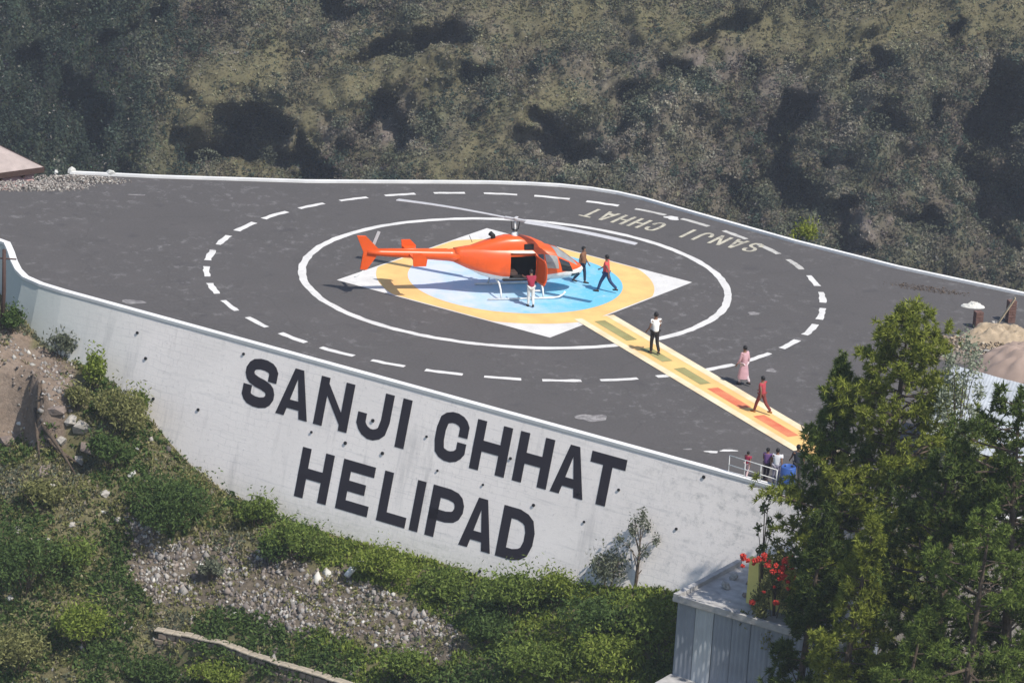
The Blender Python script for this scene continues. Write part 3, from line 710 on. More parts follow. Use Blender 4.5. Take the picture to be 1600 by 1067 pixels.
def panel(name, x0, x1, a0, a1, mat, parent, k=1.012, nx_=6, na_=6, slant=0.0):
    V = []; Fc = []
    for i in range(nx_ + 1):
        for j in range(na_ + 1):
            a = R(a0 + (a1 - a0) * j / na_); x = x0 + (x1 - x0) * i / nx_ + slant * (j / na_ - 0.5)
            V.append(surf(x, a, k))
    for i in range(nx_):
        for j in range(na_): q_ = i * (na_ + 1) + j; Fc.append((q_, q_ + 1, q_ + na_ + 2, q_ + na_ + 1))
    return mk(name, V, Fc, mat, parent, True)
for sgn in (0, 1):
    f = (lambda a: a) if sgn == 0 else (lambda a: 360 - a)
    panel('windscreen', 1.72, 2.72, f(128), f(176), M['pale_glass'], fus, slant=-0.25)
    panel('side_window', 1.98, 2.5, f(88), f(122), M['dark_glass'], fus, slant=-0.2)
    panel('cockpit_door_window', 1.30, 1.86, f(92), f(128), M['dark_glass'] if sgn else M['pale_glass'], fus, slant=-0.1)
    panel('chin_window', 2.55, 2.95, f(45), f(75), M['dark_glass'], fus)
    panel('baggage_hatch', -1.35, -0.75, f(75), f(112), M['orange'], fus, 1.01)
panel('mid_window', 0.95, 1.20, 62, 128, M['dark_glass'], fus)
panel('cabin_window', -0.1, 0.7, 232, 270, M['dark_glass'], fus)
# open cabin door swung forward on its hinge
dr = empty('door'); 
hx = 0.87; hp = Vector(surf(hx, R(90), 1.02))
V = []; Fc = []
for i in range(7):
    for j in range(9):
        x = 0.85 - 1.12 * i / 6; a = R(52 + 76 * j / 8); p = Vector(surf(x, a, 1.02)) - hp; V.append(tuple(p))
for i in range(6):
    for j in range(8): q_ = i * 9 + j; Fc.append((q_, q_ + 9, q_ + 10, q_ + 1))
bpy.data.objects.remove(dr)
door = mk('cabin_door', V, Fc, M['orange'], heli, True); door.location = hp; door.rotation_euler = (0, 0, R(97))
so_ = door.modifiers.new('thick', 'SOLIDIFY'); so_.thickness = 0.035
b = MB(); 
Vq = []
for i, j in ((1, 5), (5, 5), (5, 8), (1, 8)): Vq.append(V[i * 9 + j])
n_ = Vector((0, -0.02, 0)); mk('door_window', [tuple(Vector(v) + n_ + Vector((0, -0.02, 0))) for v in Vq], [(0, 1, 2, 3)], M['dark_glass'], door)
b = MB(); b.box((0.0, 0.0, 0.70), (1.1, 1.15, 0.06)); b.build('cabin_floor', M['cabin'], heli)
for x in (-0.12, ):
    b = MB(); b.box((x, 0, 0.98), (0.42, 1.1, 0.14)); b.box((x - 0.2, 0, 1.32), (0.12, 1.1, 0.6)); bevel(b.build('bench_seat', M['dark_wood'], heli), 0.03)
# engine cowling
cs = [[1.55, .14, 2.06], [1.25, .32, 2.26], [0.75, .43, 2.47], [0.2, .49, 2.60], [-0.4, .50, 2.60], [-1.0, .46, 2.47], [-1.6, .38, 2.27], [-2.2, .27, 2.07], [-2.6, .14, 1.95]]
V = []; Fc = []; n = 14
for x, w, zt in cs:
    zb_ = 1.75 if x > -1.5 else 1.72
    for q_ in range(n):
        a = math.pi * q_ / (n - 1); y = w * math.copysign(abs(math.cos(a)) ** 0.7, math.cos(a)); z = zb_ + (zt - zb_) * abs(math.sin(a)) ** 0.55; V.append((x, y, z))
for i in range(len(cs) - 1):
    for q_ in range(n - 1): Fc.append((i * n + q_, (i + 1) * n + q_, (i + 1) * n + q_ + 1, i * n + q_ + 1))
Fc.append(tuple(range(n))); Fc.append(tuple((len(cs) - 1) * n + q_ for q_ in range(n - 1, -1, -1)))
cow = mk('engine_cowling', V, Fc, M['orange'], heli, True)
for y in (-0.47, 0.47):
    b = MB(); b.box((0.55, y, 2.18), (0.42, 0.08, 0.26)); bevel(b.build('air_intake', M['black'], cow), 0.02)
b = MB(); b.tube([(-0.95, 0, 2.35), (-0.98, 0, 2.58), (-1.12, 0, 2.70)], 0.11, 12); b.build('exhaust_stack', M['black'], cow, True)
# tail boom, stabiliser, fins
b = MB(); b.tube([(-2.5, 0, 1.72), (-2.9, 0, 1.75), (-4.5, 0, 1.84), (-6.0, 0, 1.92), (-6.55, 0, 1.95)], [.32, .27, .20, .15, .12], 18); boom = b.build('tail_boom', M['orange'], heli, True)
b = MB(); b.tube([(-3.0, 0, 2.0), (-6.3, 0, 2.08)], 0.045, 8); b.build('drive_shaft_cover', M['orange'], boom, True)
def plate(name, prof, th, mat, parent, axis_='y', off=0.0):
    n = len(prof); V = []
    for e in (-th / 2, th / 2):
        for p, q_ in prof: V.append((p, off + e, q_) if axis_ == 'y' else (p, q_, off + e))
    Fc = [tuple(range(n)), tuple(range(2 * n - 1, n - 1, -1))] + [(i, (i + 1) % n, n + (i + 1) % n, n + i) for i in range(n)]
    return bevel(mk(name, V, Fc, mat, parent), th * 0.3, 2)
st = plate('horizontal_stabiliser', [(-4.25, -1.0), (-4.25, 1.0), (-4.72, 1.0), (-4.72, -1.0)], 0.07, M['orange'], heli, 'z', 1.86)
for y in (-1.02, 1.02):
    plate('end_plate', [(-4.20, 1.60), (-4.16, 1.90), (-4.42, 2.16), (-4.80, 2.16), (-4.74, 1.60)], 0.05, M['orange'], st, 'y', y)
plate('tail_fin', [(-5.95, 1.93), (-6.68, 2.66), (-7.02, 2.68), (-6.72, 1.98), (-6.82, 1.22), (-6.58, 1.20), (-6.16, 1.82)], 0.09, M['orange'], heli, 'y')
b = MB(); b.tube([(-6.7, 0, 1.15), (-6.95, 0, 0.88), (-7.1, 0, 0.85)], 0.022, 6); b.build('tail_skid', M['tube_white'], heli, True)
b = MB(); b.tube([(-6.3, 0.05, 1.98), (-6.3, 0.34, 1.98)], 0.06, 10); tr = b.build('tail_rotor_hub', M['black'], heli, True)
for a in (R(70), R(250)):
    dx, dz = math.cos(a), math.sin(a); b = MB(); Mx = Matrix.Rotation(-a, 3, 'Y'); b.box((-6.3 + dx * 0.47, 0.33, 1.98 + dz * 0.47), (0.76, 0.02, 0.14), M=Mx); b.build('tail_rotor_blade', M['blade'], tr)
# mast, hub and the two rotor blades
b = MB(); b.tube([(0, 0, 2.5), (0, 0, 3.34)], 0.05, 12); b.tube([(0, 0, 2.52), (0, 0, 2.72)], [0.2, 0.12], 14); mast = b.build('rotor_mast', M['tube_white'], heli, True)
b = MB(); b.tube([(0, 0, 2.80), (0, 0, 2.86)], 0.12, 14); b.tube([(0.14, 0, 2.84), (0.2, 0, 3.24)], 0.02, 6); b.tube([(-0.14, 0, 2.84), (-0.2, 0, 3.24)], 0.02, 6); b.build('swashplate', M['black'], mast, True)
BA = R(-22.5) - HEAD
hubp = (0, 0, 3.30)
b = MB(); Mz = Matrix.Rotation(BA, 3, 'Z'); b.box(hubp, (1.05, 0.16, 0.10), M=Mz); b.box((0, 0, 3.375), (0.12, 0.34, 0.05), M=Mz); bevel(b.build('rotor_hub', M['blade'], heli), 0.02)
for sg in (1, -1):
    V = []; Fc = []; ns = 10
    for i in range(ns + 1):
        r_ = 0.5 + (5.70 - 0.5) * i / ns; dz = 0.03 * math.sin(math.pi * i / ns) - 0.10 * (i / ns) ** 2; tw = R(8 - 8 * i / ns)
        for cx, cz in ((0.10, 0.0), (0.06, 0.028), (-0.05, 0.022), (-0.24, 0.0), (-0.05, -0.018), (0.06, -0.022)):
            y = cx * math.cos(tw) - cz * math.sin(tw); z = cx * math.sin(tw) + cz * math.cos(tw)
            V.append((sg * r_, y * sg, z + dz))
    for i in range(ns):
        for q_ in range(6): Fc.append((i * 6 + q_, i * 6 + (q_ + 1) % 6, (i + 1) * 6 + (q_ + 1) % 6, (i + 1) * 6 + q_))
    Fc.append(tuple(range(6))); Fc.append(tuple(ns * 6 + q_ for q_ in range(6)))
    bl = mk('rotor_blade', V, Fc, M['blade'], heli); bl.location = hubp; bl.rotation_euler = (0, 0, BA)
    bmx = bmesh.new(); bmx.from_mesh(bl.data); bmesh.ops.recalc_face_normals(bmx, faces=bmx.faces); bmx.to_mesh(bl.data); bmx.free()
# skid landing gear
for y in (-1.12, 1.12):
    b = MB(); b.tube([(-1.35, y, 0.04), (1.55, y, 0.04), (1.85, y, 0.08), (2.05, y, 0.20), (2.12, y, 0.32)], 0.045, 10); sk = b.build('skid', M['tube_white'], heli, True)
    b = MB(); b.box((0.75, y * 0.93, 0.36), (0.5, 0.14, 0.03)); b.tube([(0.75, y * 0.93, 0.36), (0.75, y, 0.06)], 0.018, 6); b.build('step', M['tube_white'], sk)
for x in (-0.75, 1.15):
    b = MB(); b.tube([(x, -1.12, 0.06), (x, -0.92, 0.40), (x, -0.62, 0.60), (x, 0, 0.65), (x, 0.62, 0.60), (x, 0.92, 0.40), (x, 1.12, 0.06)], 0.042, 10); b.build('cross_tube', M['tube_white'], heli, True)
b = MB(); b.tube([(1.0, -0.3, 0.62), (1.0, -0.3, 0.48)], 0.06, 10); b.build('belly_light', M['black'], heli)
b = MB(); b.tube([(-1.9, 0, 2.3), (-2.05, 0, 2.62)], 0.012, 6); b.build('antenna', M['black'], heli)

# ------------------------------------------------------------------ foliage helpers
def rnd_unit(n):
    v = rng.normal(size=(n, 3)); return v / np.linalg.norm(v, axis=1)[:, None]
def leaf_quads(C, ln, wd, up=0.0):
    """rhombic leaves centred on C; ln, wd arrays or scalars"""
    n = len(C); a = rnd_unit(n); a[:, 2] += up; a /= np.linalg.norm(a, axis=1)[:, None]
    b = np.cross(a, rnd_unit(n)); b /= np.linalg.norm(b, axis=1)[:, None] + 1e-9
    ln = np.broadcast_to(ln, (n,))[:, None]; wd = np.broadcast_to(wd, (n,))[:, None]
    V = np.stack([C - a * ln, C + b * wd, C + a * ln, C - b * wd], 1).reshape(-1, 3)
    return V, np.arange(4 * n).reshape(n, 4)
def leaf_tris(C, ln, wd, up=0.0):
    n = len(C); a = rnd_unit(n); a[:, 2] += up; a /= np.linalg.norm(a, axis=1)[:, None]
    b = np.cross(a, rnd_unit(n)); b /= np.linalg.norm(b, axis=1)[:, None] + 1e-9
    ln = np.broadcast_to(ln, (n,))[:, None]; wd = np.broadcast_to(wd, (n,))[:, None]
    V = np.stack([C - a * ln - b * wd, C - a * ln * 0.3 + b * wd * 1.3, C + a * ln], 1).reshape(-1, 3)
    return V, np.arange(3 * n).reshape(n, 3)
def blob_points(n, rad, lumps=9, shell=0.55):
    """leaf positions spread through a lumpy ellipsoid (rx, ry, rz) sitting on z = 0"""
    rx, ry, rz = rad
    L = rnd_unit(lumps) * rng.uniform(0.35, 0.72, (lumps, 1)); L[:, 2] = np.abs(L[:, 2]) * 1.1
    lr = rng.uniform(0.28, 0.48, lumps)
    k = rng.integers(0, lumps, n); r = rng.uniform(shell, 1.0, n) ** 0.6
    lr = lr * 1.12
    P = L[k] + rnd_unit(n) * (lr[k] * r)[:, None]
    P[:, 2] = P[:, 2] * 0.5 + 0.42
    P = P * np.array([rx, ry, 1.55 * rz]) * np.array([1, 1, 0.72]); P[:, 2] = np.clip(P[:, 2], 0.0, None) + 0.04
    return P
LEAF = {'dark': leafmat('dark_green_leaves', (0.040, 0.072, 0.022), (0.125, 0.180, 0.060)),
        'mid': leafmat('green_leaves', (0.072, 0.112, 0.024), (0.215, 0.275, 0.070)),
        'bright': leafmat('bright_green_leaves', (0.100, 0.145, 0.022), (0.280, 0.330, 0.075)),
        'olive': leafmat('olive_leaves', (0.115, 0.122, 0.042), (0.310, 0.305, 0.130)),
        'grey': leafmat('grey_green_leaves', (0.075, 0.090, 0.058), (0.210, 0.225, 0.160)),
        'sage': leafmat('pale_sage_leaves', (0.16, 0.19, 0.12), (0.42, 0.45, 0.34)),
        'dry': leafmat('dry_grass', (0.18, 0.155, 0.09), (0.44, 0.39, 0.25)),
        'lime': leafmat('yellow_green_leaves', (0.120, 0.150, 0.020), (0.330, 0.360, 0.075)),
        'deep_green': leafmat('deep_green_needles', (0.042, 0.066, 0.018), (0.140, 0.185, 0.050)),  # deeper green foliage of the dark pines and the sapling
        'scrub': leafmat('hillside_scrub_leaves', (0.75, 0.75, 0.75), (1.15, 1.15, 1.13), attr=True, trans=0.15)}
def bush(px, py, w, h, kind, label, n=900, leaf=0.075, name='bush', depth=None, base=None, group='bushes on the slope below the wall'):
    """px,py = foot of the bush in the picture, w,h in metres"""
    B = np.array(base if base is not None else hit(px, py))
    o = tag(empty(name, B - np.array([0, 0, 0.05])), label, 'bush', group)
    P = blob_points(n, (w / 2, (depth or w) / 2, h), lumps=int(rng.integers(10, 18)))
    out = rng.uniform(size=n) < 0.16; P[out] = P[out] * (1 + rng.uniform(0.1, 0.45, (int(out.sum()), 1)))
    V, Q = leaf_quads(P, rng.gamma(5, 0.2, n) * leaf, rng.uniform(0.3, 0.6, n) * leaf, 0.35)
    big('foliage', V, Q, LEAF[kind], o)
    b = MB()
    for k in range(5):
        a = random.uniform(0, 6.28); b.tube([(0.04 * math.cos(a), 0.04 * math.sin(a), -0.1), (w * 0.16 * math.cos(a), w * 0.16 * math.sin(a), h * 0.45), (w * 0.3 * math.cos(a), w * 0.3 * math.sin(a), h * 0.75)], [0.03, 0.02, 0.008], 5)
    b.build('stem', M['bark'], o)
    return o

# ------------------------------------------------------------------ far hillside scrub
ci, cj = np.meshgrid(np.where((ys[:-1] > 217) & (ys[:-1] < 278))[0], np.where((xs[:-1] > -109) & (xs[:-1] < 108))[0], indexing='ij')
ci, cj = ci.ravel(), cj.ravel(); VG = VT.reshape(ny, nx, 3)
A00, A10, A01, A11 = VG[ci, cj], VG[ci + 1, cj], VG[ci, cj + 1], VG[ci + 1, cj + 1]
area = np.linalg.norm(np.cross(A10 - A00, A01 - A00), axis=1)
area = np.minimum(area, 1.2)
uvc = pix(A00); inv = (uvc[:, 0] > -120) & (uvc[:, 0] < 1720) & (uvc[:, 1] > -60) & (uvc[:, 1] < 500) & ~((uvc[:, 1] > 330) & (uvc[:, 0] < 900))
area = area * np.where(inv, 1.0, 0.22)
NS = 130000
sel_ = rng.choice(len(ci), NS, p=area / area.sum()); fa = rng.uniform(size=(NS, 1)); fb_ = rng.uniform(size=(NS, 1))
PH = (A00[sel_] * (1 - fa) + A10[sel_] * fa) * (1 - fb_) + (A01[sel_] * (1 - fa) + A11[sel_] * fa) * fb_
bxh = xs[cj[sel_]] + fb_[:, 0] * (xs[cj[sel_] + 1] - xs[cj[sel_]]); byh = ys[ci[sel_]] + fa[:, 0] * (ys[ci[sel_] + 1] - ys[ci[sel_]])
uvh = pix(PH)
kk = rng.uniform(size=len(PH)) < 0.6 + 0.6 * vnoise(bxh / 1.6, byh / 1.6, 77)
PH, uvh, bxh, byh = PH[kk], uvh[kk], bxh[kk], byh[kk]
olw, rkw, fow = zone_cols(bxh, byh, PH[:, 2], 2)
kr = rng.uniform(size=len(bxh)) > 0.8 * rkw
PH, uvh, bxh, byh, olw = PH[kr], uvh[kr], bxh[kr], byh[kr], olw[kr]
xh, yh, zh_ = bxh, byh, PH[:, 2]
colh = zone_cols(xh, yh, zh_, True)
vmod = 0.75 + 0.8 * (vnoise(xh / 0.9, yh / 0.9, 79) - 0.4) + 1.2 * fbm(xh / 3.5, yh / 3.0, 83, 3)
colh = colh * np.clip(vmod, 0.3, 1.9)[:, None] * rng.uniform(0.82, 1.2, (len(xh), 1)) + rng.normal(0, 0.005, (len(xh), 3))
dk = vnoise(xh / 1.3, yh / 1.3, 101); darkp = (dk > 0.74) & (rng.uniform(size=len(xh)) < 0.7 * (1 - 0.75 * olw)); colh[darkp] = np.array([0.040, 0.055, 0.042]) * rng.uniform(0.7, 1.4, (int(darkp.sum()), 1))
palep = rng.uniform(size=len(xh)) < 0.012; colh[palep] = np.array([0.21, 0.195, 0.17])
colh = np.clip(colh * 1.38, 0.012, 0.5)
left = uvh[:, 0] < 260
rad = rng.gamma(3.0, 0.075, len(xh)) + 0.10; rad[darkp] *= 1.6; rad[left] *= 1.4
rad = rad * (1 - 0.45 * olw)
hgt = rad * rng.uniform(0.8, 1.5, len(xh)) * (1 - 0.4 * olw); hgt[left] *= 1.8
NL = 9
C = np.repeat(PH, NL, 0)
dirs = rnd_unit(len(C)); dirs[:, 2] = np.abs(dirs[:, 2])
C = C + dirs * np.c_[np.repeat(rad, NL), np.repeat(rad, NL), np.repeat(hgt, NL)] * rng.uniform(0.35, 1.0, (len(C), 1))
sz = np.minimum(np.repeat(rad, NL) * rng.uniform(0.34, 0.58, len(C)), rng.uniform(0.13, 0.21, len(C)))
Vh, Qh = leaf_tris(C, sz * np.repeat(np.where(inv[sel_][kk][kr], 1.0, 1.9), NL), sz * 0.62, 0.2)
colv = np.repeat(colh, NL, 0)
# taller crowns standing out of the scrub
tk = rng.choice(len(PH), 520, replace=False, p=(lambda w: w / w.sum())(np.where(uvh[:, 0] < 300, 2.2, 1.0) * (1 - 0.85 * olw)))
NT = 190
tl_ = uvh[tk, 0] < 300
tr_ = np.where(tl_, rng.uniform(0.6, 1.2, len(tk)), rng.uniform(0.7, 1.7, len(tk))); th_ = np.where(tl_, rng.uniform(2.5, 5.0, len(tk)), rng.uniform(1.0, 2.4, len(tk)))
tq = np.repeat(np.arange(len(tk)), NT); fz_ = rng.uniform(0, 1, len(tq)); dirt = rnd_unit(len(tq))
shp = np.where(np.repeat(tl_, NT), 1.05 - fz_, np.sqrt(np.clip(1 - (2 * fz_ - 1) ** 2, 0, 1)) + 0.1)
lum = 0.55 + 0.9 * vnoise(dirt[:, 0] * 2 + tq * 3.7, dirt[:, 1] * 2 + fz_ * 5, 97)
CT = PH[tk][tq] + np.c_[dirt[:, :2] * (tr_[tq] * shp * lum)[:, None], fz_ * th_[tq]]
st_ = rng.uniform(0.09, 0.19, len(tq))
VT_, QT_ = leaf_tris(CT, st_, st_ * 0.6, 0.1)
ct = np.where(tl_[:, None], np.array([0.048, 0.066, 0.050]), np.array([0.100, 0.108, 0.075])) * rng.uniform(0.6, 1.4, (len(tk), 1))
Vh = np.r_[Vh, VT_]; Qh = np.r_[Qh, QT_ + len(C) * 3]; colv = np.r_[colv, ct[tq]]
scrub = big('hillside_scrub', Vh, Qh, LEAF['scrub'], colors=np.repeat(colv, 3, 0))
scrub['kind'] = 'stuff'; scrub['label'] = 'grey and olive scrub covering the far valley side'

# ------------------------------------------------------------------ undergrowth on the near slope
def scatter_near(n, seed):
    g = np.random.default_rng(seed)
    x = g.uniform(-30, 26, n); y = g.uniform(-46, -2, n); rx, ry = x - P0[0], y - P0[1]
    s = rx * D[0] + ry * D[1]; t = rx * NH[0] + ry * NH[1]; vb = np.interp(s, bs, bv); e = t + vb * math.sin(BT)
    z = near_z(x, y); uv = pix(np.c_[x, y, z])
    k = (e > 0.05) & (uv[:, 0] > -200) & (uv[:, 0] < 1850) & (uv[:, 1] > 380) & (uv[:, 1] < 1210)
    return np.c_[x, y, z][k], uv[k], e[k], s[k]
Pn, uvn2, en_, sn_ = scatter_near(150000, 11)
wob = 80 * fbm(Pn[:, 0] / 1.2, Pn[:, 1] / 1.2, 51, 3)
inrub = poly_mask(uvn2[:, 0] + wob, uvn2[:, 1] + wob, RUB); indirt = poly_mask(uvn2[:, 0] + wob, uvn2[:, 1] + wob, DIRT)
dens = fbm(Pn[:, 0] / 1.1, Pn[:, 1] / 1.1, 53, 3)
u_, v_ = uvn2[:, 0], uvn2[:, 1]
green = (u_ > 460) & (v_ > 800) & ~inrub
pick = rng.uniform(size=len(Pn))
pk = np.where(inrub, 0.34, np.where(indirt, 0.05, np.where(green, 0.95, 0.98))) * np.clip(1.0 + 1.6 * dens, 0.25, 1.5)
kp = pick < pk
Pn, green, inrub, indirt, en_ = Pn[kp], green[kp], inrub[kp], indirt[kp], en_[kp]; u_, v_ = u_[kp], v_[kp]
zoneg = fbm(Pn[:, 0] / 2.2, Pn[:, 1] / 2.2, 57, 3)
def clumps(name, P, kind, per, rad, hgt, ln, label, up=0.5):
    C = np.repeat(P, per, 0); n = len(C); d = rnd_unit(n); d[:, 2] = np.abs(d[:, 2])
    s = np.repeat(rng.uniform(0.5, 1.4, len(P)), per)[:, None]
    C = C + d * np.array([rad, rad, hgt]) * s * rng.uniform(0.2, 1.0, (n, 1)); 
    l = rng.uniform(0.6, 1.4, n) * ln * 1.35
    V, Q = leaf_quads(C, l, l * rng.uniform(0.3, 0.6, n), up); o = big(name, V, Q, LEAF[kind]); o['kind'] = 'stuff'; o['label'] = label; return o
r_ = rng.uniform(size=len(Pn))
mg = zoneg + 0.25 * (r_ - 0.5)
sel_b = green & (mg > 0.0); sel_m = green & (mg <= 0.0) & (mg > -0.12); sel_d = (green & (mg <= -0.12)) | (~green & ~inrub & ~indirt & (mg < -0.08))
sel_o = ~green & ~indirt & (mg >= -0.08) & (mg < 0.06); sel_g = ~green & ~indirt & (mg >= 0.06) & (r_ < 0.75); sel_y = ((indirt | inrub | (~green & (mg >= 0.06))) & (r_ > 0.6)) | (~green & (r_ > 0.90))
clumps('bright_undergrowth', Pn[sel_b], 'bright', 11, 0.17, 0.24, 0.060, 'bright green weeds and grass below the wall', 0.9)
clumps('green_undergrowth', Pn[sel_m], 'mid', 11, 0.18, 0.26, 0.060, 'mid green low growth on the slope', 0.7)
clumps('dark_undergrowth', Pn[sel_d], 'dark', 11, 0.22, 0.30, 0.065, 'dark green low growth on the slope', 0.4)
clumps('olive_undergrowth', Pn[sel_o], 'olive', 10, 0.17, 0.22, 0.055, 'olive weeds on the left slope', 0.7)
clumps('grey_undergrowth', Pn[sel_g], 'grey', 9, 0.18, 0.22, 0.055, 'grey-green weeds on the left slope', 0.5)
clumps('dry_grass', Pn[sel_y], 'dry', 7, 0.13, 0.18, 0.055, 'straw-coloured dry grass on rubble and earth', 1.2)

# individual bushes, placed by their foot
for a in ((20, 520, 1.0, 0.85, 'dark', 'small dark round bush at the far left end of the white wall', 700),
          (97, 560, 1.25, 0.85, 'grey', 'low grey-green bush against the wall above the earth terrace', 700),
          (148, 612, 1.0, 1.25, 'bright', 'upright bright green bush climbing the wall right of the earth terrace', 800),
          (120, 640, 1.1, 0.8, 'olive', 'olive bush hanging over the broken terrace edge', 600),
          (185, 680, 1.9, 1.5, 'olive', 'broad olive bush against the wall above the white block', 1400),
          (215, 650, 0.8, 0.8, 'mid', 'small green bush touching the wall beside the olive bush', 500),
          (170, 730, 1.5, 1.1, 'dark', 'dark bush overhanging the hollow in the left slope', 900),
          (250, 838, 3.1, 2.1, 'dark', 'large dense dark green round bush in the middle of the left slope', 3200),
          (300, 780, 1.0, 0.9, 'olive', 'olive bush between the large dark bush and the wall', 600),
          (400, 825, 1.3, 1.0, 'mid', 'green bush at the wall foot left of the word HELIPAD', 800),
          (465, 875, 2.2, 1.2, 'mid', 'wide green bush at the wall foot below the first letter of HELIPAD', 1500),
          (425, 880, 1.3, 0.9, 'dark', 'dark bush above the rubble spill', 800),
          (600, 905, 2.2, 0.9, 'bright', 'low bright green bush beside the white pipe', 1300),
          (690, 935, 1.9, 0.9, 'mid', 'green bush below the last letters of HELIPAD', 1100),
          (800, 965, 2.2, 1.5, 'mid', 'tall green bush rising over the wall foot in mid slope', 1700),
          (868, 950, 1.7, 1.1, 'bright', 'bright bush right of the tall mid-slope bush', 1100),
          (765, 1010, 1.6, 1.0, 'dark', 'dark bush beside the white plastic scrap', 900),
          (915, 1000, 2.0, 1.2, 'dark', 'dark green bush in front of the young tree', 1300),
          (1010, 1000, 2.0, 1.1, 'mid', 'green bush left of the grey shed', 1300),
          (950, 1050, 2.3, 1.1, 'bright', 'bright green bush at the bottom edge left of the shed', 1500),
          (840, 1060, 2.4, 1.1, 'mid', 'broad green bush at the bottom edge in mid picture', 1500),
          (640, 1062, 1.9, 0.9, 'mid', 'green bush at the bottom right of the rubble', 1100),
          (40, 930, 3.0, 2.1, 'dark', 'huge dark bush at the left edge', 2800),  # uses the plain dark green leaf colour
          (110, 900, 1.6, 1.2, 'mid', 'green bush leaning out of the huge dark left bush', 900),
          (135, 1010, 2.0, 1.4, 'bright', 'bright green bush left of the low stone wall', 1500),
          (30, 1050, 2.4, 1.3, 'olive', 'olive bush in the bottom left corner', 1400),
          (235, 1062, 2.0, 0.8, 'dark', 'low dark bush at the bottom edge under the low stone wall', 1000),
          (340, 1075, 2.2, 0.8, 'bright', 'bright green bush under the low stone wall', 1200),
          (60, 800, 1.8, 1.0, 'olive', 'olive bush above the huge dark left bush', 900),
          (330, 905, 0.9, 0.6, 'grey', 'grey-green bush growing out of the rubble', 400),
          (950, 922, 1.2, 1.25, 'grey', 'thin grey shrub against the wall beside the young tree', 520)):
    bush(a[0], a[1], a[2] * 1.35, a[3] * 1.3, a[4], a[5], int(a[6] * 1.8), leaf=0.08)
yb = on_z(1250, 372)[:2]
bush(0, 0, 1.5, 1.3, 'lime', 'yellow-green bush just beyond the far kerb', 700, base=(yb[0] + 0.2, yb[1] + 0.5, -0.55), group=None)

# young tree standing against the wall
def broadleaf(name, base, h, crown, kind, label, n, leaf=0.07, cat='tree', lumps=12, z0=0.35, open_=0.45):
    o = tag(empty(name, base), label, cat); b = MB()
    b.tube([(0, 0, -0.15), (0.02, 0, h * 0.3), (0.05, 0.02, h * 0.6), (0.03, 0, h * 0.92)], [0.045 * h / 2 + 0.02, 0.035 * h / 2 + 0.012, 0.022 * h / 2, 0.008], 7)
    L = []
    for k in range(lumps):
        a = k * 2.4 + random.uniform(-.4, .4); f = z0 + (1 - z0) * (k + 0.5) / lumps; r = crown * (1.05 - 0.75 * max(0, f - 0.45) / 0.55) * random.uniform(0.45, 0.95)
        p = np.array([r * math.cos(a), r * math.sin(a), f * h + 0.1 * h]); L.append((p, random.uniform(0.22, 0.38) * crown))
        b.tube([(0.03, 0, h * (f - 0.18)), tuple(p * np.array([.6, .6, 1]) - np.array([0, 0, .06 * h])), tuple(p)], [0.02, 0.014, 0.006], 5)
    b.build('trunk', M['bark'], o)
    k = rng.integers(0, lumps, n); C = np.array([L[i][0] for i in k]) + rnd_unit(n) * (np.array([L[i][1] for i in k]) * rng.uniform(open_, 1.0, n))[:, None] * np.array([0.9, 0.9, 1.35])
    V, Q = leaf_quads(C, rng.uniform(0.6, 1.3, n) * leaf, rng.uniform(0.3, 0.5, n) * leaf, 0.5)
    big('crown', V, Q, LEAF[kind], o); return o
broadleaf('young_tree', hit(993, 918) - np.array([0, 0, 0.05]), 2.9, 0.95, 'grey', 'slender young grey-green tree standing against the white wall', 900, 0.07, open_=0.2)

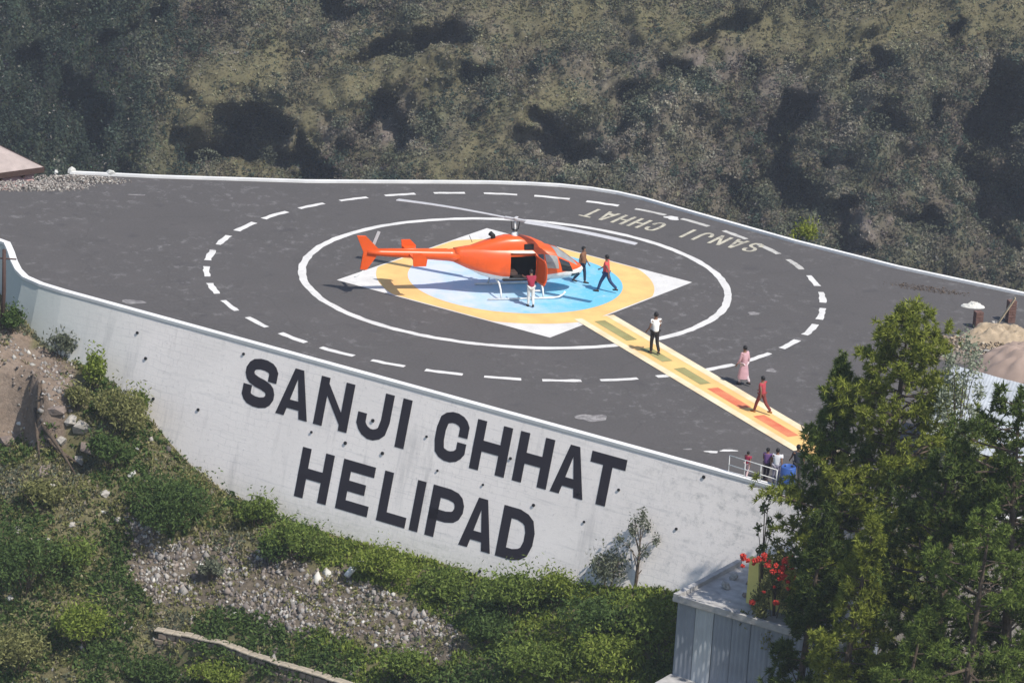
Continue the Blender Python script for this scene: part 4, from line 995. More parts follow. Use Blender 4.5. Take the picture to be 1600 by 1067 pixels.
# needle trees on the right
def pine(name, base, top, prof, kind, label, ntuft, needle=0.24, per=26, sw=0.013, cat='tree'):
    ntuft = int(ntuft * 1.35); sw *= 1.75
    """prof: [(height fraction, crown radius)]; tufts of needles at the ends of drooping, upturned limbs"""
    base = np.array(base, float); top = np.array(top, float); h = top[2] - base[2]; lean = (top - base); lean[2] = 0
    o = tag(empty(name, base), label, cat); b = MB()
    def axp(f): return np.array([lean[0] * f, lean[1] * f, h * f]) + 0.12 * np.array([math.sin(5 * f), math.cos(4 * f), 0])
    fs = np.linspace(-0.02, 0.98, 14); b.tube([axp(f) for f in fs], [0.02 + 0.017 * h * (1 - max(f, 0)) ** 0.9 for f in fs], 9)
    pf = np.array([p[0] for p in prof]); pr = np.array([p[1] for p in prof])
    T = []; Dn = []; ai = 0.0
    f0 = pf[0]; nb = int(ntuft / 24)
    for k in range(nb):
        f = f0 + (1 - f0) * (k + random.random()) / nb; r = float(np.interp(f, pf, pr)) * random.uniform(0.42, 1.12); ai += 2.399 + random.uniform(-.5, .5); r *= 0.55 + 0.85 * float(vnoise(np.array([math.cos(ai) * 1.6 + 7 + base[0]]), np.array([math.sin(ai) * 1.6 + f * 9]), 88)[0])
        dv = np.array([math.cos(ai), math.sin(ai), 0]); s = axp(f - 0.25 * r / h); tip = axp(f) + dv * r + np.array([0, 0, random.uniform(-0.22, 0.32) * r])
        mid = (s + tip) / 2 + np.array([0, 0, -0.06 * r]); b.tube([s, mid, tip], [0.012 + 0.014 * r, 0.01 + 0.008 * r, 0.008], 5)
        m = max(7, int(24 * (0.45 + r / pr.max())))
        for j in range(m):
            u = random.uniform(0.42, 1.0) ** 0.75; p = s * (1 - u) ** 2 + 2 * mid * u * (1 - u) + tip * u * u
            side = np.cross(dv, [0, 0, 1]) * random.gauss(0, 0.13 * r + 0.07) + np.array([0, 0, random.gauss(0.05, 0.16)])
            T.append(p + side); Dn.append(dv * 0.6 + np.array([0, 0, 0.55]))
    for j in range(14): T.append(axp(random.uniform(0.93, 1.0)) + rnd_unit(1)[0] * 0.12); Dn.append(np.array([0, 0, 1.0]))
    b.build('trunk', M['bark'], o)
    T = np.array(T); Dn = np.array(Dn); n = len(T) * per
    C = np.repeat(T, per, 0); d = rnd_unit(n) + np.repeat(Dn, per, 0) * 0.75; d /= np.linalg.norm(d, axis=1)[:, None]
    l = (np.repeat(rng.uniform(0.7, 1.25, len(T)), per) * rng.uniform(0.7, 1.1, n) * needle)[:, None]
    w = np.cross(d, rnd_unit(n)); w /= np.linalg.norm(w, axis=1)[:, None]
    V = np.stack([C + d * l * 0.08 - w * sw, C + d * l * 0.08 + w * sw, C + d * l], 1).reshape(-1, 3)
    # one island per tuft gives each tuft its own tone: join the needles of a tuft at its heart
    big('crown', V, np.arange(3 * n).reshape(n, 3), LEAF[kind], o)
    return o
def tree_at(px_top, py_top, y): return on_y(px_top, py_top, y)
tp = tree_at(1428, 484, -32.0); bx_, by_ = 13.6, -32.3
pine('pine_tree', (bx_, by_, ground(bx_, by_) - 0.2), tp, [(0.30, 3.0), (0.45, 3.6), (0.6, 3.6), (0.70, 3.1), (0.78, 2.5), (0.86, 1.9), (0.94, 1.4), (1, 0.6)], 'lime', 'tall sunlit yellow-green pine covering the right end of the wall', 2600, 0.26, 24, 0.016)
tp = tree_at(1322, 560, -31.0); pine('pine_tree', (11.9, -31.2, ground(11.9, -31.2) - 0.2), tp, [(0.3, 1.5), (0.6, 1.5), (0.85, 1.0), (1, 0.2)], 'mid', 'slimmer green pine on the left flank of the tall pine', 1300, 0.24, 22, 0.015)
tp = tree_at(1600, 615, -40.0); pine('pine_tree', (18.0, -40.4, ground(18.0, -40.4) - 0.2), tp, [(0.2, 3.6), (0.5, 4.0), (0.75, 3.4), (0.92, 2.3), (1, 0.7)], 'deep_green', 'dark green pine cut by the right edge of the picture', 2300, 0.27, 24, 0.017)
tp = tree_at(1490, 712, -38.5); pine('pine_tree', (14.6, -38.8, ground(14.6, -38.8) - 0.2), tp, [(0.2, 3.3), (0.5, 3.4), (0.8, 2.9), (0.93, 2.0), (1, 0.8)], 'deep_green', 'dark lower pine between the tall pine and the right edge', 1700, 0.26, 24, 0.016)
tp = tree_at(1372, 815, -40.0); pine('pine_tree', (11.3, -40.2, ground(11.3, -40.2) - 0.2), tp, [(0.2, 2.2), (0.5, 2.1), (0.8, 1.3), (1, 0.25)], 'lime', 'short yellow-green pine in front of the tall pine at the bottom', 1500, 0.24, 24, 0.016)
tp = tree_at(1298, 800, -37.0); pine('pine_tree', (10.4, -37.2, ground(10.4, -37.2) - 0.2), tp, [(0.2, 1.5), (0.6, 1.35), (0.85, 0.9), (1, 0.2)], 'deep_green', 'dark narrow pine beside the grey shed and the red flowers', 1200, 0.24, 22, 0.015)
tp = tree_at(1555, 800, -44.0); pine('pine_tree', (15.6, -44.2, ground(15.6, -44.2) - 0.2), tp, [(0.2, 3.0), (0.6, 3.0), (0.85, 2.2), (1, 0.8)], 'mid', 'green pine in the bottom right corner', 1300, 0.24, 22, 0.015)
tp = tree_at(1450, 960, -44.0); pine('pine_tree', (12.8, -44.2, ground(12.8, -44.2) - 0.2), tp, [(0.2, 1.9), (0.6, 1.7), (0.85, 1.0), (1, 0.2)], 'mid', 'low green pine at the bottom between the two dark pines', 1000, 0.24, 22, 0.015)
sg = on_y(1505, 590, -34.0)
broadleaf('sage_tree', (sg[0], -34.0, ground(sg[0], -34.0) - 0.1), sg[2] - ground(sg[0], -34.0), 1.5, 'sage', 'pale sage-leaved tree in front of the white corrugated roof', 2600, 0.085, lumps=20, z0=0.62, open_=0.2)
# sapling silhouettes by the shed and the red-flowering shrub
sp = on_y(1190, 880, -30.5)
broadleaf('sapling', (sp[0], -30.5, ground(sp[0], -30.5) - 0.1), sp[2] + 2.2 - ground(sp[0], -30.5), 0.6, 'deep_green', 'thin dark sapling rising above the red flowers', 360, 0.09, lumps=9, z0=0.62, open_=0.2)
fl = on_y(1205, 985, -31.3); fb = (fl[0], -31.3, ground(fl[0], -31.3) - 0.1); fh = fl[2] + 2.6 - fb[2]
fs_ = broadleaf('flowering_shrub', fb, fh, 1.25, 'olive', 'bush with clusters of red flowers above the grey shed', 4200, 0.085, 'shrub', 20, 0.40, 0.2)
for px, py in [(1228 + random.gauss(0, 9), 886 + random.gauss(0, 9)) for _ in range(16)] + [(random.uniform(1160, 1215), random.uniform(866, 884)) for _ in range(14)] + [(random.uniform(1175, 1235), random.uniform(900, 945)) for _ in range(6)]:
    c = on_y(px, py, -32.5) - np.array(fb); k = random.uniform(0.06, 0.14)
    bmf = bmesh.new(); bmesh.ops.create_icosphere(bmf, subdivisions=3, radius=1.0)
    for v in bmf.verts: v.co *= random.uniform(0.35, 1.25)
    me = bpy.data.meshes.new('flower_cluster'); bmf.to_mesh(me); bmf.free(); fo_ = link('flower_cluster', me, M['petal_red'], fs_); fo_.location = c; fo_.scale = (k, k, k * 0.9)

# ------------------------------------------------------------------ stones
def rock_mesh(seed, sub=2):
    bm = bmesh.new(); bmesh.ops.create_icosphere(bm, subdivisions=sub, radius=1.0); g = random.Random(seed)
    pl = [(Vector((g.gauss(0, 1), g.gauss(0, 1), g.gauss(0, 1))).normalized(), g.uniform(0.45, 0.85)) for _ in range(11)]
    for v in bm.verts:
        for n_, d_ in pl:
            k = v.co.dot(n_) - d_
            if k > 0: v.co -= n_ * k
        v.co *= 1 + g.uniform(-0.05, 0.05)
    me = bpy.data.meshes.new('stone'); bm.to_mesh(me); bm.free(); return me
RM = {}
for mt in ('rock', 'rock_brown', 'rock_white'):
    RM[mt] = []
    for k in range(4):
        me = rock_mesh(k + hash(mt) % 1 + {'rock': 10, 'rock_brown': 20, 'rock_white': 30}[mt], 1); me.materials.append(M[mt]); RM[mt].append(me)
def stone(P, sz, mt, label, group=None, cat='stone', name='stone', flatk=0.7):
    o = bpy.data.objects.new(name, random.choice(RM[mt])); col.objects.link(o); o.location = [float(v) for v in P]
    o.scale = (sz * random.uniform(0.8, 1.3), sz * random.uniform(0.7, 1.1), sz * flatk * random.uniform(0.8, 1.2)); o.rotation_euler = (random.uniform(-.5, .5), random.uniform(-.5, .5), random.uniform(0, 6.28))
    return tag(o, label, cat, group)
# larger rubble stones, counted singly
cnt = 0
while cnt < 190:
    px, py = random.uniform(190, 735), random.uniform(800, 1040)
    if not poly_mask(np.array([px]), np.array([py]), RUB)[0]: continue
    P = hit(px, py); mt = random.choices(['rock', 'rock_brown', 'rock_white'], [5, 3, 1.4])[0]
    lb = {'rock': 'grey stone in the rubble spill below the wall', 'rock_brown': 'brown stone in the rubble spill below the wall', 'rock_white': 'whitish stone in the rubble spill below the wall'}[mt]
    k_ = random.uniform(0.07, 0.17); lb = ('small ' if k_ < 0.12 else 'larger ') + lb.replace('in the', ('at the upper left end of the' if px < 350 else 'in the middle of the' if px < 520 else 'at the lower right end of the')).replace(' below the wall', '')
    stone(P, k_, mt, lb, 'stones of the rubble spill', name='rubble_stone'); cnt += 1
# small rubble and gravel, beyond counting
g1 = rng.uniform(size=(40000, 2)) * np.array([560, 250]) + np.array([185, 795])
sel = poly_mask(g1[:, 0], g1[:, 1], RUB); 
Pg, uvg, eg, sg_ = scatter_near(230000, 23); wob2 = 25 * fbm(Pg[:, 0], Pg[:, 1], 51, 3)
mr = (poly_mask(uvg[:, 0] + 3 * wob2, uvg[:, 1] + 2.4 * wob2, RUB) & (rng.uniform(size=len(Pg)) < np.clip(0.55 + 2.2 * fbm(Pg[:, 0] / 0.9, Pg[:, 1] / 0.9, 58, 3), 0.05, 1))) | ((rng.uniform(size=len(Pg)) < 0.03) & (uvg[:, 0] < 560)) | (poly_mask(uvg[:, 0], uvg[:, 1], DIRT) & (rng.uniform(size=len(Pg)) < 0.15))
Pg = Pg[mr][:17000]; n = len(Pg)
octv = np.array([(1, 0, 0), (0, 1, 0), (-1, 0, 0), (0, -1, 0), (0, 0, 1), (0, 0, -1)], float); octf = np.array([(0, 1, 4), (1, 2, 4), (2, 3, 4), (3, 0, 4), (1, 0, 5), (2, 1, 5), (3, 2, 5), (0, 3, 5)])
szg = rng.gamma(3, 0.022, n) + 0.022
Vg = (octv[None] * rng.uniform(0.6, 1.2, (n, 6, 1)) + rng.normal(0, 0.15, (n, 6, 3))) * szg[:, None, None] + Pg[:, None, :]
cg = np.array([(0.33, 0.31, 0.29), (0.235, 0.20, 0.175), (0.48, 0.465, 0.43), (0.17, 0.15, 0.14)])[rng.choice(4, n, p=[.36, .30, .08, .26])]
mg_ = leafmat('rubble_mix', (0.6, 0.6, 0.6), (1.3, 1.28, 1.25), attr=True, trans=0.0)
grv = big('rubble_gravel', Vg.reshape(-1, 3), (octf[None] + 6 * np.arange(n)[:, None, None]).reshape(-1, 3), mg_, colors=np.repeat(cg, 6, 0)); grv['kind'] = 'stuff'; grv['label'] = 'broken stone and gravel spilled down the slope'
def gravel_patch(name, c, rx, ry, n, s0, s1, label, rot=0.0, cols=((0.40, 0.37, 0.34), (0.27, 0.23, 0.20), (0.55, 0.53, 0.49)), hz=0.12):
    a = rng.uniform(0, 6.283, n); r = np.sqrt(rng.uniform(0, 1, n)) * rng.uniform(0.6, 1.15, n); x0, y0 = rx * r * np.cos(a), ry * r * np.sin(a)
    P = np.c_[c[0] + x0 * math.cos(rot) - y0 * math.sin(rot), c[1] + x0 * math.sin(rot) + y0 * math.cos(rot), np.clip(hz * (1 - r) * rng.uniform(0, 1.2, n), 0, None) + 0.01]
    sz = rng.uniform(s0, s1, n) * rng.uniform(0.5, 1.2, n)
    V = (octv[None] * rng.uniform(0.6, 1.2, (n, 6, 1)) + rng.normal(0, 0.15, (n, 6, 3))) * sz[:, None, None] * np.array([1, 1, 0.7]) + P[:, None, :]
    cc = np.array(cols)[rng.integers(0, len(cols), n)]
    o = big(name, V.reshape(-1, 3), (octf[None] + 6 * np.arange(n)[:, None, None]).reshape(-1, 3), mg_, colors=np.repeat(cc, 6, 0)); o['kind'] = 'stuff'; o['label'] = label; return o
for px, py, sz, mt, lb in ((205, 742, 0.30, 'rock_white', 'white block lying above the large dark bush'), (213, 700, 0.16, 'rock_white', 'small white stone near the wall foot'), (28, 828, 0.30, 'rock', 'pale stone at the left edge above the dark bush'), (75, 845, 0.28, 'rock_white', 'whitish stone right of the pale left-edge stone'),
                           (95, 690, 0.42, 'rock', 'large pale rock slab beside the hollow'), (125, 722, 0.45, 'rock', 'tilted pale slab inside the hollow'), (110, 655, 0.40, 'rock', 'rounded rock under the terrace edge'), (70, 735, 0.40, 'rock_brown', 'brown boulder left of the hollow'), (128, 668, 0.62, 'rock', 'big rounded rock at the broken terrace end'), (140, 700, 0.5, 'rock_brown', 'brown boulder roofing the hollow'), (88, 640, 0.5, 'rock_brown', 'brown boulder set in the terrace face'), (15, 690, 0.45, 'rock_brown', 'brown boulder at the foot of the terrace by the left edge'), (165, 770, 0.35, 'rock', 'grey rock below the hollow'), (185, 815, 0.3, 'rock', 'pale rock at the head of the rubble spill'), (30, 660, 0.24, 'rock_white', 'whitish stone stuck in the terrace face'),
                           (306, 770, 0.16, 'rock_white', 'white stone beside the wall foot bush'), (160, 800, 0.2, 'rock_white', 'white stone left of the large dark bush'), (110, 820, 0.24, 'rock', 'grey stone on the left slope'), (250, 960, 0.3, 'rock_brown', 'brown boulder at the head of the low stone wall'), (300, 965, 0.26, 'rock', 'grey boulder beside the low stone wall'), (85, 578, 0.22, 'rock_brown', 'flat brown stone on the earth terrace'), (110, 588, 0.18, 'rock', 'pale flat stone at the terrace edge'), (780, 995, 0.13, 'rock_white', 'white scrap lying in the green mid slope'), (1330, 1000, 0.2, 'rock_white', 'white stone among the pines')):
    stone(hit(px, py), sz, mt, lb)
# white pipe
pa, pb = hit(541, 905), hit(566, 886)
b = MB(); b.tube([pa + np.array([0, 0, .14]), (pa + pb) / 2 + np.array([0, 0, .30]), pb + np.array([0, 0, .34])], [0.13, 0.14, 0.11], 12); tag(b.build('drain_pipe', M['kerb'], None, True), 'short white drain pipe end sticking out of the grass', 'pipe')

# ------------------------------------------------------------------ low stone wall at the bottom
ls = tag(empty('low_stone_wall', lw[0]), 'low earthy stone wall with pale coping at the bottom left', 'wall')
for i in range(len(lw) - 1):
    a, b_ = np.array(lw[i]) - lw[0], np.array(lw[i + 1]) - lw[0]; dv = b_ - a; L_ = np.linalg.norm(dv[:2]); yaw = math.atan2(dv[1], dv[0]); nst = max(2, int(L_ / 0.36))
    for c in range(nst):
        p = a + dv * (c + 0.5) / nst
        for lay in range(4):
            k = MB(); k.box((0, 0, 0), (L_ / nst * random.uniform(0.86, 1.0), 0.40 + random.uniform(-.06, .06), 0.235)); o = k.build('wall_stone', M['stone_wall'], ls); bevel(o, 0.03, 1)
            o.location = p + np.array([random.uniform(-.04, .04) + (0.12 if lay % 2 else 0), random.uniform(-.03, .03), -0.78 + lay * 0.25 + 0.08]); o.rotation_euler = (random.uniform(-.04, .04), random.uniform(-.05, .05), yaw + random.uniform(-.06, .06))
        k = MB(); k.box((0, 0, 0), (L_ / nst * 0.98, 0.40, 0.08)); o = k.build('coping_stone', M['coping'], ls); bevel(o, 0.02, 1); o.location = p + np.array([0, 0, 0.27 + random.uniform(-.02, .02)]); o.rotation_euler = (random.uniform(-.03, .03), random.uniform(-.04, .04) - math.atan2(dv[2], L_), yaw + random.uniform(-.04, .04))
# bare roots hanging over the terrace edge
b = MB()
for px0, py0, px1, py1 in ((62, 600, 58, 672), (68, 612, 80, 690), (55, 640, 62, 720), (66, 665, 120, 745), (75, 690, 130, 730)):
    p, q_ = hit(px0, py0), hit(px1, py1); mid = (p + q_) / 2 + np.array([random.uniform(-.1, .1), -0.2, 0.1]); b.tube([p + np.array([0, 0, .05]), mid, q_], [0.09, 0.07, 0.03], 7)
tag(b.build('tree_roots', M['bark'], None, True), 'bare brown roots hanging down the broken terrace edge', 'roots')

# ------------------------------------------------------------------ pink hut at the left edge
K = on_y(60, 262, 14.0)
hut_rz = R(38)
hut = tag(empty('hut', (K[0], K[1], K[2] - 5.0), hut_rz), 'pink plastered hut with a dusty hipped tin roof at the left edge', 'hut')
WL, WD, HZ = 11.0, 5.0, 5.0          # local: x along the near wall (towards -x), y depth
b = MB(); b.box((-WL / 2 - 0.15, WD / 2 + 0.12, HZ / 2 - 0.1), (WL, WD, HZ - 0.2)); b.build('wall', M['pink_wall'], hut)
e = 0.05
rv = [(0.25, -0.05, HZ + 0.0), (-WL - 0.9, -0.05, HZ + 0.0), (-WL - 0.9, WD + 0.85, HZ + 0.0), (0.25, WD + 0.85, HZ + 0.0), (-2.2, WD / 2 + 0.4, HZ + 1.25), (-WL - 0.9, WD / 2 + 0.4, HZ + 1.25)]
rv2 = [(x, y, z - 0.16) for x, y, z in rv]
rf = mk('roof', rv + rv2, [(0, 1, 5, 4)[::-1], (2, 3, 4, 5)[::-1], (3, 0, 4)[::-1], (1, 2, 5)[::-1], (0, 1, 7, 6), (1, 2, 8, 7), (2, 3, 9, 8), (3, 0, 6, 9), (6, 7, 11, 10), (8, 9, 10, 11), (9, 6, 10), (7, 8, 11)], M['pink_roof'], hut)
b = MB(); b.box((-WL / 2 - 0.3, -0.08, HZ - 0.12), (WL + 1.1, 0.06, 0.26)); b.build('fascia', M['dark_wood'], rf)
b = MB(); b.box((0.28, WD / 2 + 0.4, HZ - 0.12), (0.06, WD + 0.9, 0.26)); b.build('fascia', M['dark_wood'], rf)
for k in range(9):
    b = MB(); b.box((-0.8 - k * 1.2, 0.03, HZ - 0.33), (0.1, 0.17, 0.14)); b.build('rafter_end', M['dark_wood'], rf)
b = MB(); b.box((-3.2, 0.11, HZ - 1.2), (0.9, 0.06, 1.0)); b.build('window', M['dark_glass'], hut)
# rubble bank on the pad in front of the hut
def heap(name, c, rx, ry, h, mat, label, cat=None, rot=0.0, seed=1, kind=None, z0=0.0, rough=0.35, n=48):
    V = []; Fc = []
    for i in range(n + 1):
        for j in range(n + 1):
            a = -1 + 2 * i / n; b_ = -1 + 2 * j / n; r = math.hypot(a, b_)
            k = max(0.0, 1 - r * r); f = float(fbm(np.array([a * 2.2 + seed]), np.array([b_ * 2.2]), seed, 4)[0])
            f2 = float(fbm(np.array([a * 9 + seed]), np.array([b_ * 9]), seed + 3, 3)[0]); z = h * (k ** 0.9) * (1 + rough * 2.2 * f + rough * 1.3 * f2) if r < 1 else 0
            x, y = a * rx * (1 + 0.12 * f), b_ * ry * (1 + 0.12 * f)
            V.append((x * math.cos(rot) - y * math.sin(rot), x * math.sin(rot) + y * math.cos(rot), max(z, 0) - (0.06 if z <= 0 else 0)))
    for i in range(n):
        for j in range(n): q_ = i * (n + 1) + j; Fc.append((q_, q_ + n + 1, q_ + n + 2, q_ + 1))
    o = mk(name, V, Fc, mat, None, True); o.location = (c[0], c[1], z0)
    if kind: o['kind'] = kind; o['label'] = label
    else: tag(o, label, cat)
    return o
gravel_patch('rubble_bank', on_z(45, 291), 3.0, 0.9, 1500, 0.03, 0.10, 'pale rubble bank between the asphalt and the pink hut', 0.2, ((0.30, 0.27, 0.25), (0.24, 0.21, 0.19), (0.38, 0.36, 0.33)), 0.1)
gravel_patch('rubble_bank', on_z(125, 281), 2.3, 0.75, 800, 0.03, 0.09, 'grey rubble bank beside the far kerb', 0.1, ((0.33, 0.30, 0.27), (0.22, 0.19, 0.17), (0.45, 0.43, 0.40)))
for px, py, sz, lb in ((112, 271, 0.30, 'white stone on the far kerb nearest the pink hut'), (172, 274, 0.30, 'white stone on the far kerb right of the first one'), (88, 273, 0.2, 'small white stone beside the hut roof corner')):
    c = on_z(px, py); stone((c[0], c[1], 0.12), sz, 'rock_white', lb)
# pole at the left corner of the wall
ft = hit(3, 512); b = MB(); b.tube([ft - np.array([0, 0, .2]), ft + np.array([0.05, 0, 1.7]), ft + np.array([0.02, 0, 3.5])], [0.10, 0.09, 0.08], 10); b.tube([ft + np.array([-0.5, 0, 3.1]), ft + np.array([0.55, 0, 3.1])], 0.04, 6)
tag(b.build('wooden_pole', M['dark_wood'], None, True), 'dark wooden pole with a crosspiece at the left end of the wall', 'pole')

# ------------------------------------------------------------------ grey shed at the lower right
A = on_y(1060, 934, -30.0); sh_rz = math.atan2(D[1], D[0]); SHH = 6.0
shed = tag(empty('shed', (A[0], A[1], A[2] - SHH), sh_rz), 'grey sheet-metal shed with a flat pale roof at the lower right', 'shed')
SL, SD = 6.4, 4.4
b = MB(); b.box((SL / 2, SD / 2, SHH / 2 - 0.1), (SL - 0.16, SD - 0.16, SHH - 0.2)); b.build('wall', M['sheet'], shed)
npan = 8
for k in range(npan):
    w = SL / npan; V = []; Fc = []; nr = 9
    for i in range(nr):
        x = k * w + 0.012 + (w - 0.024) * i / (nr - 1); y = -0.02 - (0.022 if i % 2 else 0.0) - 0.01 * (k % 2)
        V += [(x, y, 2.9), (x, y, SHH - 0.12)]
        if i: Fc.append((2 * i - 2, 2 * i, 2 * i + 1, 2 * i - 1))
    mk('wall_sheet', V, Fc, M['sheet_pale'] if k == 1 else M['sheet'], shed)
for k in range(5):
    w = SD / 5; V = []; Fc = []
    for i in range(9):
        y = k * w + 0.012 + (w - 0.024) * i / 8; x = -0.02 - (0.022 if i % 2 else 0)
        V += [(x, y, 2.9), (x, y, SHH - 0.12)]
        if i: Fc.append((2 * i - 2, 2 * i, 2 * i + 1, 2 * i - 1))
    mk('wall_sheet', V, Fc, M['sheet'], shed)
b = MB(); b.box((SL / 2, SD / 2 - 0.05, SHH - 0.03), (SL + 0.3, SD + 0.3, 0.16)); rfs = bevel(b.build('roof_slab', M['concrete'], shed), 0.03)
b = MB(); b.box((0.0, SD / 2 - 0.05, SHH + 0.13), (0.22, SD + 0.3, 0.18)); b.build('roof_kerb', M['concrete'], rfs)
b = MB(); b.box((SL / 2, -0.12, SHH + 0.10), (SL - 0.25, 0.16, 0.12)); b.build('roof_kerb', M['concrete'], rfs)
b = MB(); b.box((SL / 2, -0.55, 2.85), (SL + 0.2, 1.2, 0.12)); bevel(b.build('ledge_slab', M['concrete'], shed), 0.03)
b = MB(); b.box((SL / 2, -0.45, 1.35), (SL, 0.9, 2.8)); b.build('lower_wall', M['concrete'], shed)
Msh = Matrix.Translation((A[0], A[1], A[2] - SHH)) @ Matrix.Rotation(sh_rz, 4, 'Z')
for x, y, sz, mt, lb in ((0.9, 2.0, 0.28, 'rock', 'grey stone weighing down the shed roof near its left kerb'), (1.4, 3.1, 0.32, 'rock_brown', 'brown stone at the back of the shed roof'), (0.6, 3.0, 0.26, 'rock', 'grey stone at the back left corner of the shed roof'), (1.9, 1.7, 0.22, 'rock_brown', 'brown stone in the middle of the shed roof')):
    p = Msh @ Vector((x, y, SHH + 0.12)); stone(p, sz, mt, lb)
yp = Msh @ Vector((2.22, 1.32, SHH + 0.05)); yw = tag(empty('yellow_wall', yp, sh_rz), 'yellow plastered stub wall behind the red flowers on the shed roof', 'wall')
b = MB(); b.box((1.1, 0, 0.85), (2.2, 0.22, 1.7)); b.build('wall_panel', M['yellow_wall'], yw); b = MB(); b.box((1.1, 0, 1.745), (2.32, 0.32, 0.085)); b.build('wall_cap', M['yellow_wall'], yw)

# ------------------------------------------------------------------ white-roofed shed on the right
ra, rb_, rc, rd = on_z(1488, 570, 3.0), on_z(1700, 628, 3.0), on_z(1655, 745, 1.7), on_z(1440, 682, 1.7)
bn = tag(empty('store_shed', (rd[0], rd[1], 0.0)), 'low store shed with a pale corrugated roof behind the pines', 'shed')
ro = np.array([rd[0], rd[1], 0.0]); ns = 7
for k in range(ns):
    V = []; Fc = []; nr = 13
    for i in range(nr):
        t = (k + i / (nr - 1) * 1.03) / ns; up = (0.011 if i % 2 else 0.0) + 0.012 * (k % 2)
        V += [tuple(rd + (rc - rd) * t + np.array([0, 0, up]) - ro), tuple(ra + (rb_ - ra) * t + np.array([0, 0, up]) - ro)]
        if i: Fc.append((2 * i - 2, 2 * i, 2 * i + 1, 2 * i - 1))
    mk('roof_sheet', V, Fc, M['roof_white'], bn)
cx = (ra + rb_ + rc + rd) / 4
def inset(p, k, dz): q_ = cx + (p - cx) * k; return (q_[0] - ro[0], q_[1] - ro[1], p[2] + dz)
tv = [inset(p, 0.93, -0.06) for p in (ra, rb_, rc, rd)]; bvv = [(v[0], v[1], 0.0) for v in tv]
mk('wall', tv + bvv, [(0, 1, 5, 4), (1, 2, 6, 5), (2, 3, 7, 6), (3, 0, 4, 7)], M['dark_wood'], bn)
# tarp-covered mound, brick stubs, planks and sacks beyond it
c = on_z(1628, 600); mound = heap('tarp_mound', (c[0] + 0.2, c[1] + 0.7), 3.3, 2.2, 1.75, M['tarp'], 'mound covered with brown canvas at the right edge', 'mound', seed=9, rough=0.35)
for px, py, h, lb in ((1527, 512, 0.75, 'stub of a red-brown brick pillar on the earth heap'), (1578, 503, 1.0, 'taller brick pillar stub near the right edge')):
    c = on_z(px, py); t = tag(empty('brick_pillar', (c[0], c[1], 0), 0.3), lb, 'pillar'); nl = int(h / 0.125)
    for k in range(nl):
        for q_ in range(2):
            b = MB(); d_ = (0.34, 0.165, 0.11) if k % 2 == 0 else (0.165, 0.34, 0.11); p = (0, (q_ - 0.5) * 0.175, k * 0.125 + 0.06) if k % 2 == 0 else ((q_ - 0.5) * 0.175, 0, k * 0.125 + 0.06)
            b.box(p, d_); b.build('brick', M['brick'], t)
c = on_z(1556, 517); t = MB(); Mx = Matrix.Rotation(R(-62), 3, 'Y'); t.box((c[0] + 0.3, c[1], 0.80), (1.7, 0.26, 0.05), M=Mx); tag(bevel(t.build('plank', M['wood']), 0.01), 'pale plank leaning on the earth heap between the pillars', 'plank')
c = on_z(1565, 533); heap('earth_heap', c, 1.9, 1.3, 0.55, M['sand'], 'sandy earth heap between the pillars and the canvas mound', 'heap', seed=13, rough=0.8)
for px, py, sz, mt, lb in ((1521, 528, 0.40, 'rock', 'rounded pale boulder at the left of the earth heap'), (1548, 536, 0.28, 'rock_brown', 'brown stone on the earth heap'), (1590, 525, 0.34, 'rock_brown', 'brown stone at the right of the earth heap'), (1508, 532, 0.2, 'rock_brown', 'dark stone left of the pale boulder'), (1540, 553, 0.22, 'rock', 'grey stone in front of the earth heap'), (1533, 516, 0.3, 'rock_brown', 'brown stone against the left pillar'), (1556, 512, 0.34, 'rock', 'pale stone between the pillars'), (1572, 518, 0.36, 'rock_brown', 'brown stone against the taller pillar'), (1595, 540, 0.3, 'rock', 'pale stone right of the earth heap'), (1562, 528, 0.28, 'rock', 'grey stone on top of the earth heap')):
    c = on_z(px, py); stone((c[0], c[1], 0.12), sz, mt, lb)
c = on_z(1520, 479); heap('plastic_sheet', c, 0.55, 0.32, 0.14, M['rock_white'], 'crumpled white plastic sheet near the right end of the far kerb', 'sheet', seed=17, rough=0.9)
gravel_patch('mud_streak', on_z(1450, 452), 1.9, 0.55, 420, 0.015, 0.05, 'dark earth crumbs strewn near the far kerb', -0.25, ((0.13, 0.10, 0.08), (0.19, 0.15, 0.12), (0.10, 0.08, 0.07)), 0.05)
gravel_patch('earth_crumbs', on_z(1560, 545), 3.0, 2.0, 900, 0.04, 0.13, 'earth crumbs and stones around the earth heap', 0.0, ((0.30, 0.24, 0.17), (0.22, 0.17, 0.13), (0.40, 0.35, 0.28)), 0.25)
for px, py, n_ in ((1500, 545, 'x'),):
    c = on_z(1570, 560); blob('earth_patch', c[:2], 3.0, 2.6, 0.1, 0.006, M['dust'])

# ------------------------------------------------------------------ people
def skin_obj(name, pts, edges, rad, mat, parent, sub=2):
    me = bpy.data.meshes.new(name); me.from_pydata([tuple(map(float, p)) for p in pts], edges, []); o = link(name, me, mat, parent)
    m = o.modifiers.new('skin', 'SKIN'); m.use_smooth_shade = True
    sv = me.skin_vertices[0].data
    adj = {i: [] for i in range(len(pts))}
    for a, b_ in edges: adj[a].append(b_); adj[b_].append(a)
    seen = set()
    for i in range(len(pts)):
        sv[i].radius = (rad[i], rad[i]) if not hasattr(rad[i], '__len__') else rad[i]
        if i not in seen:
            sv[i].use_root = True; stk = [i]
            while stk:
                k = stk.pop()
                if k in seen: continue
                seen.add(k); stk += adj[k]
    s2 = o.modifiers.new('sub', 'SUBSURF'); s2.levels = sub; s2.render_levels = sub
    return o
CL = {}
def cloth(c):
    if c not in CL: CL[c] = simple('cloth_%d' % len(CL), c, 0.9, 0.12, 5)
    return CL[c]
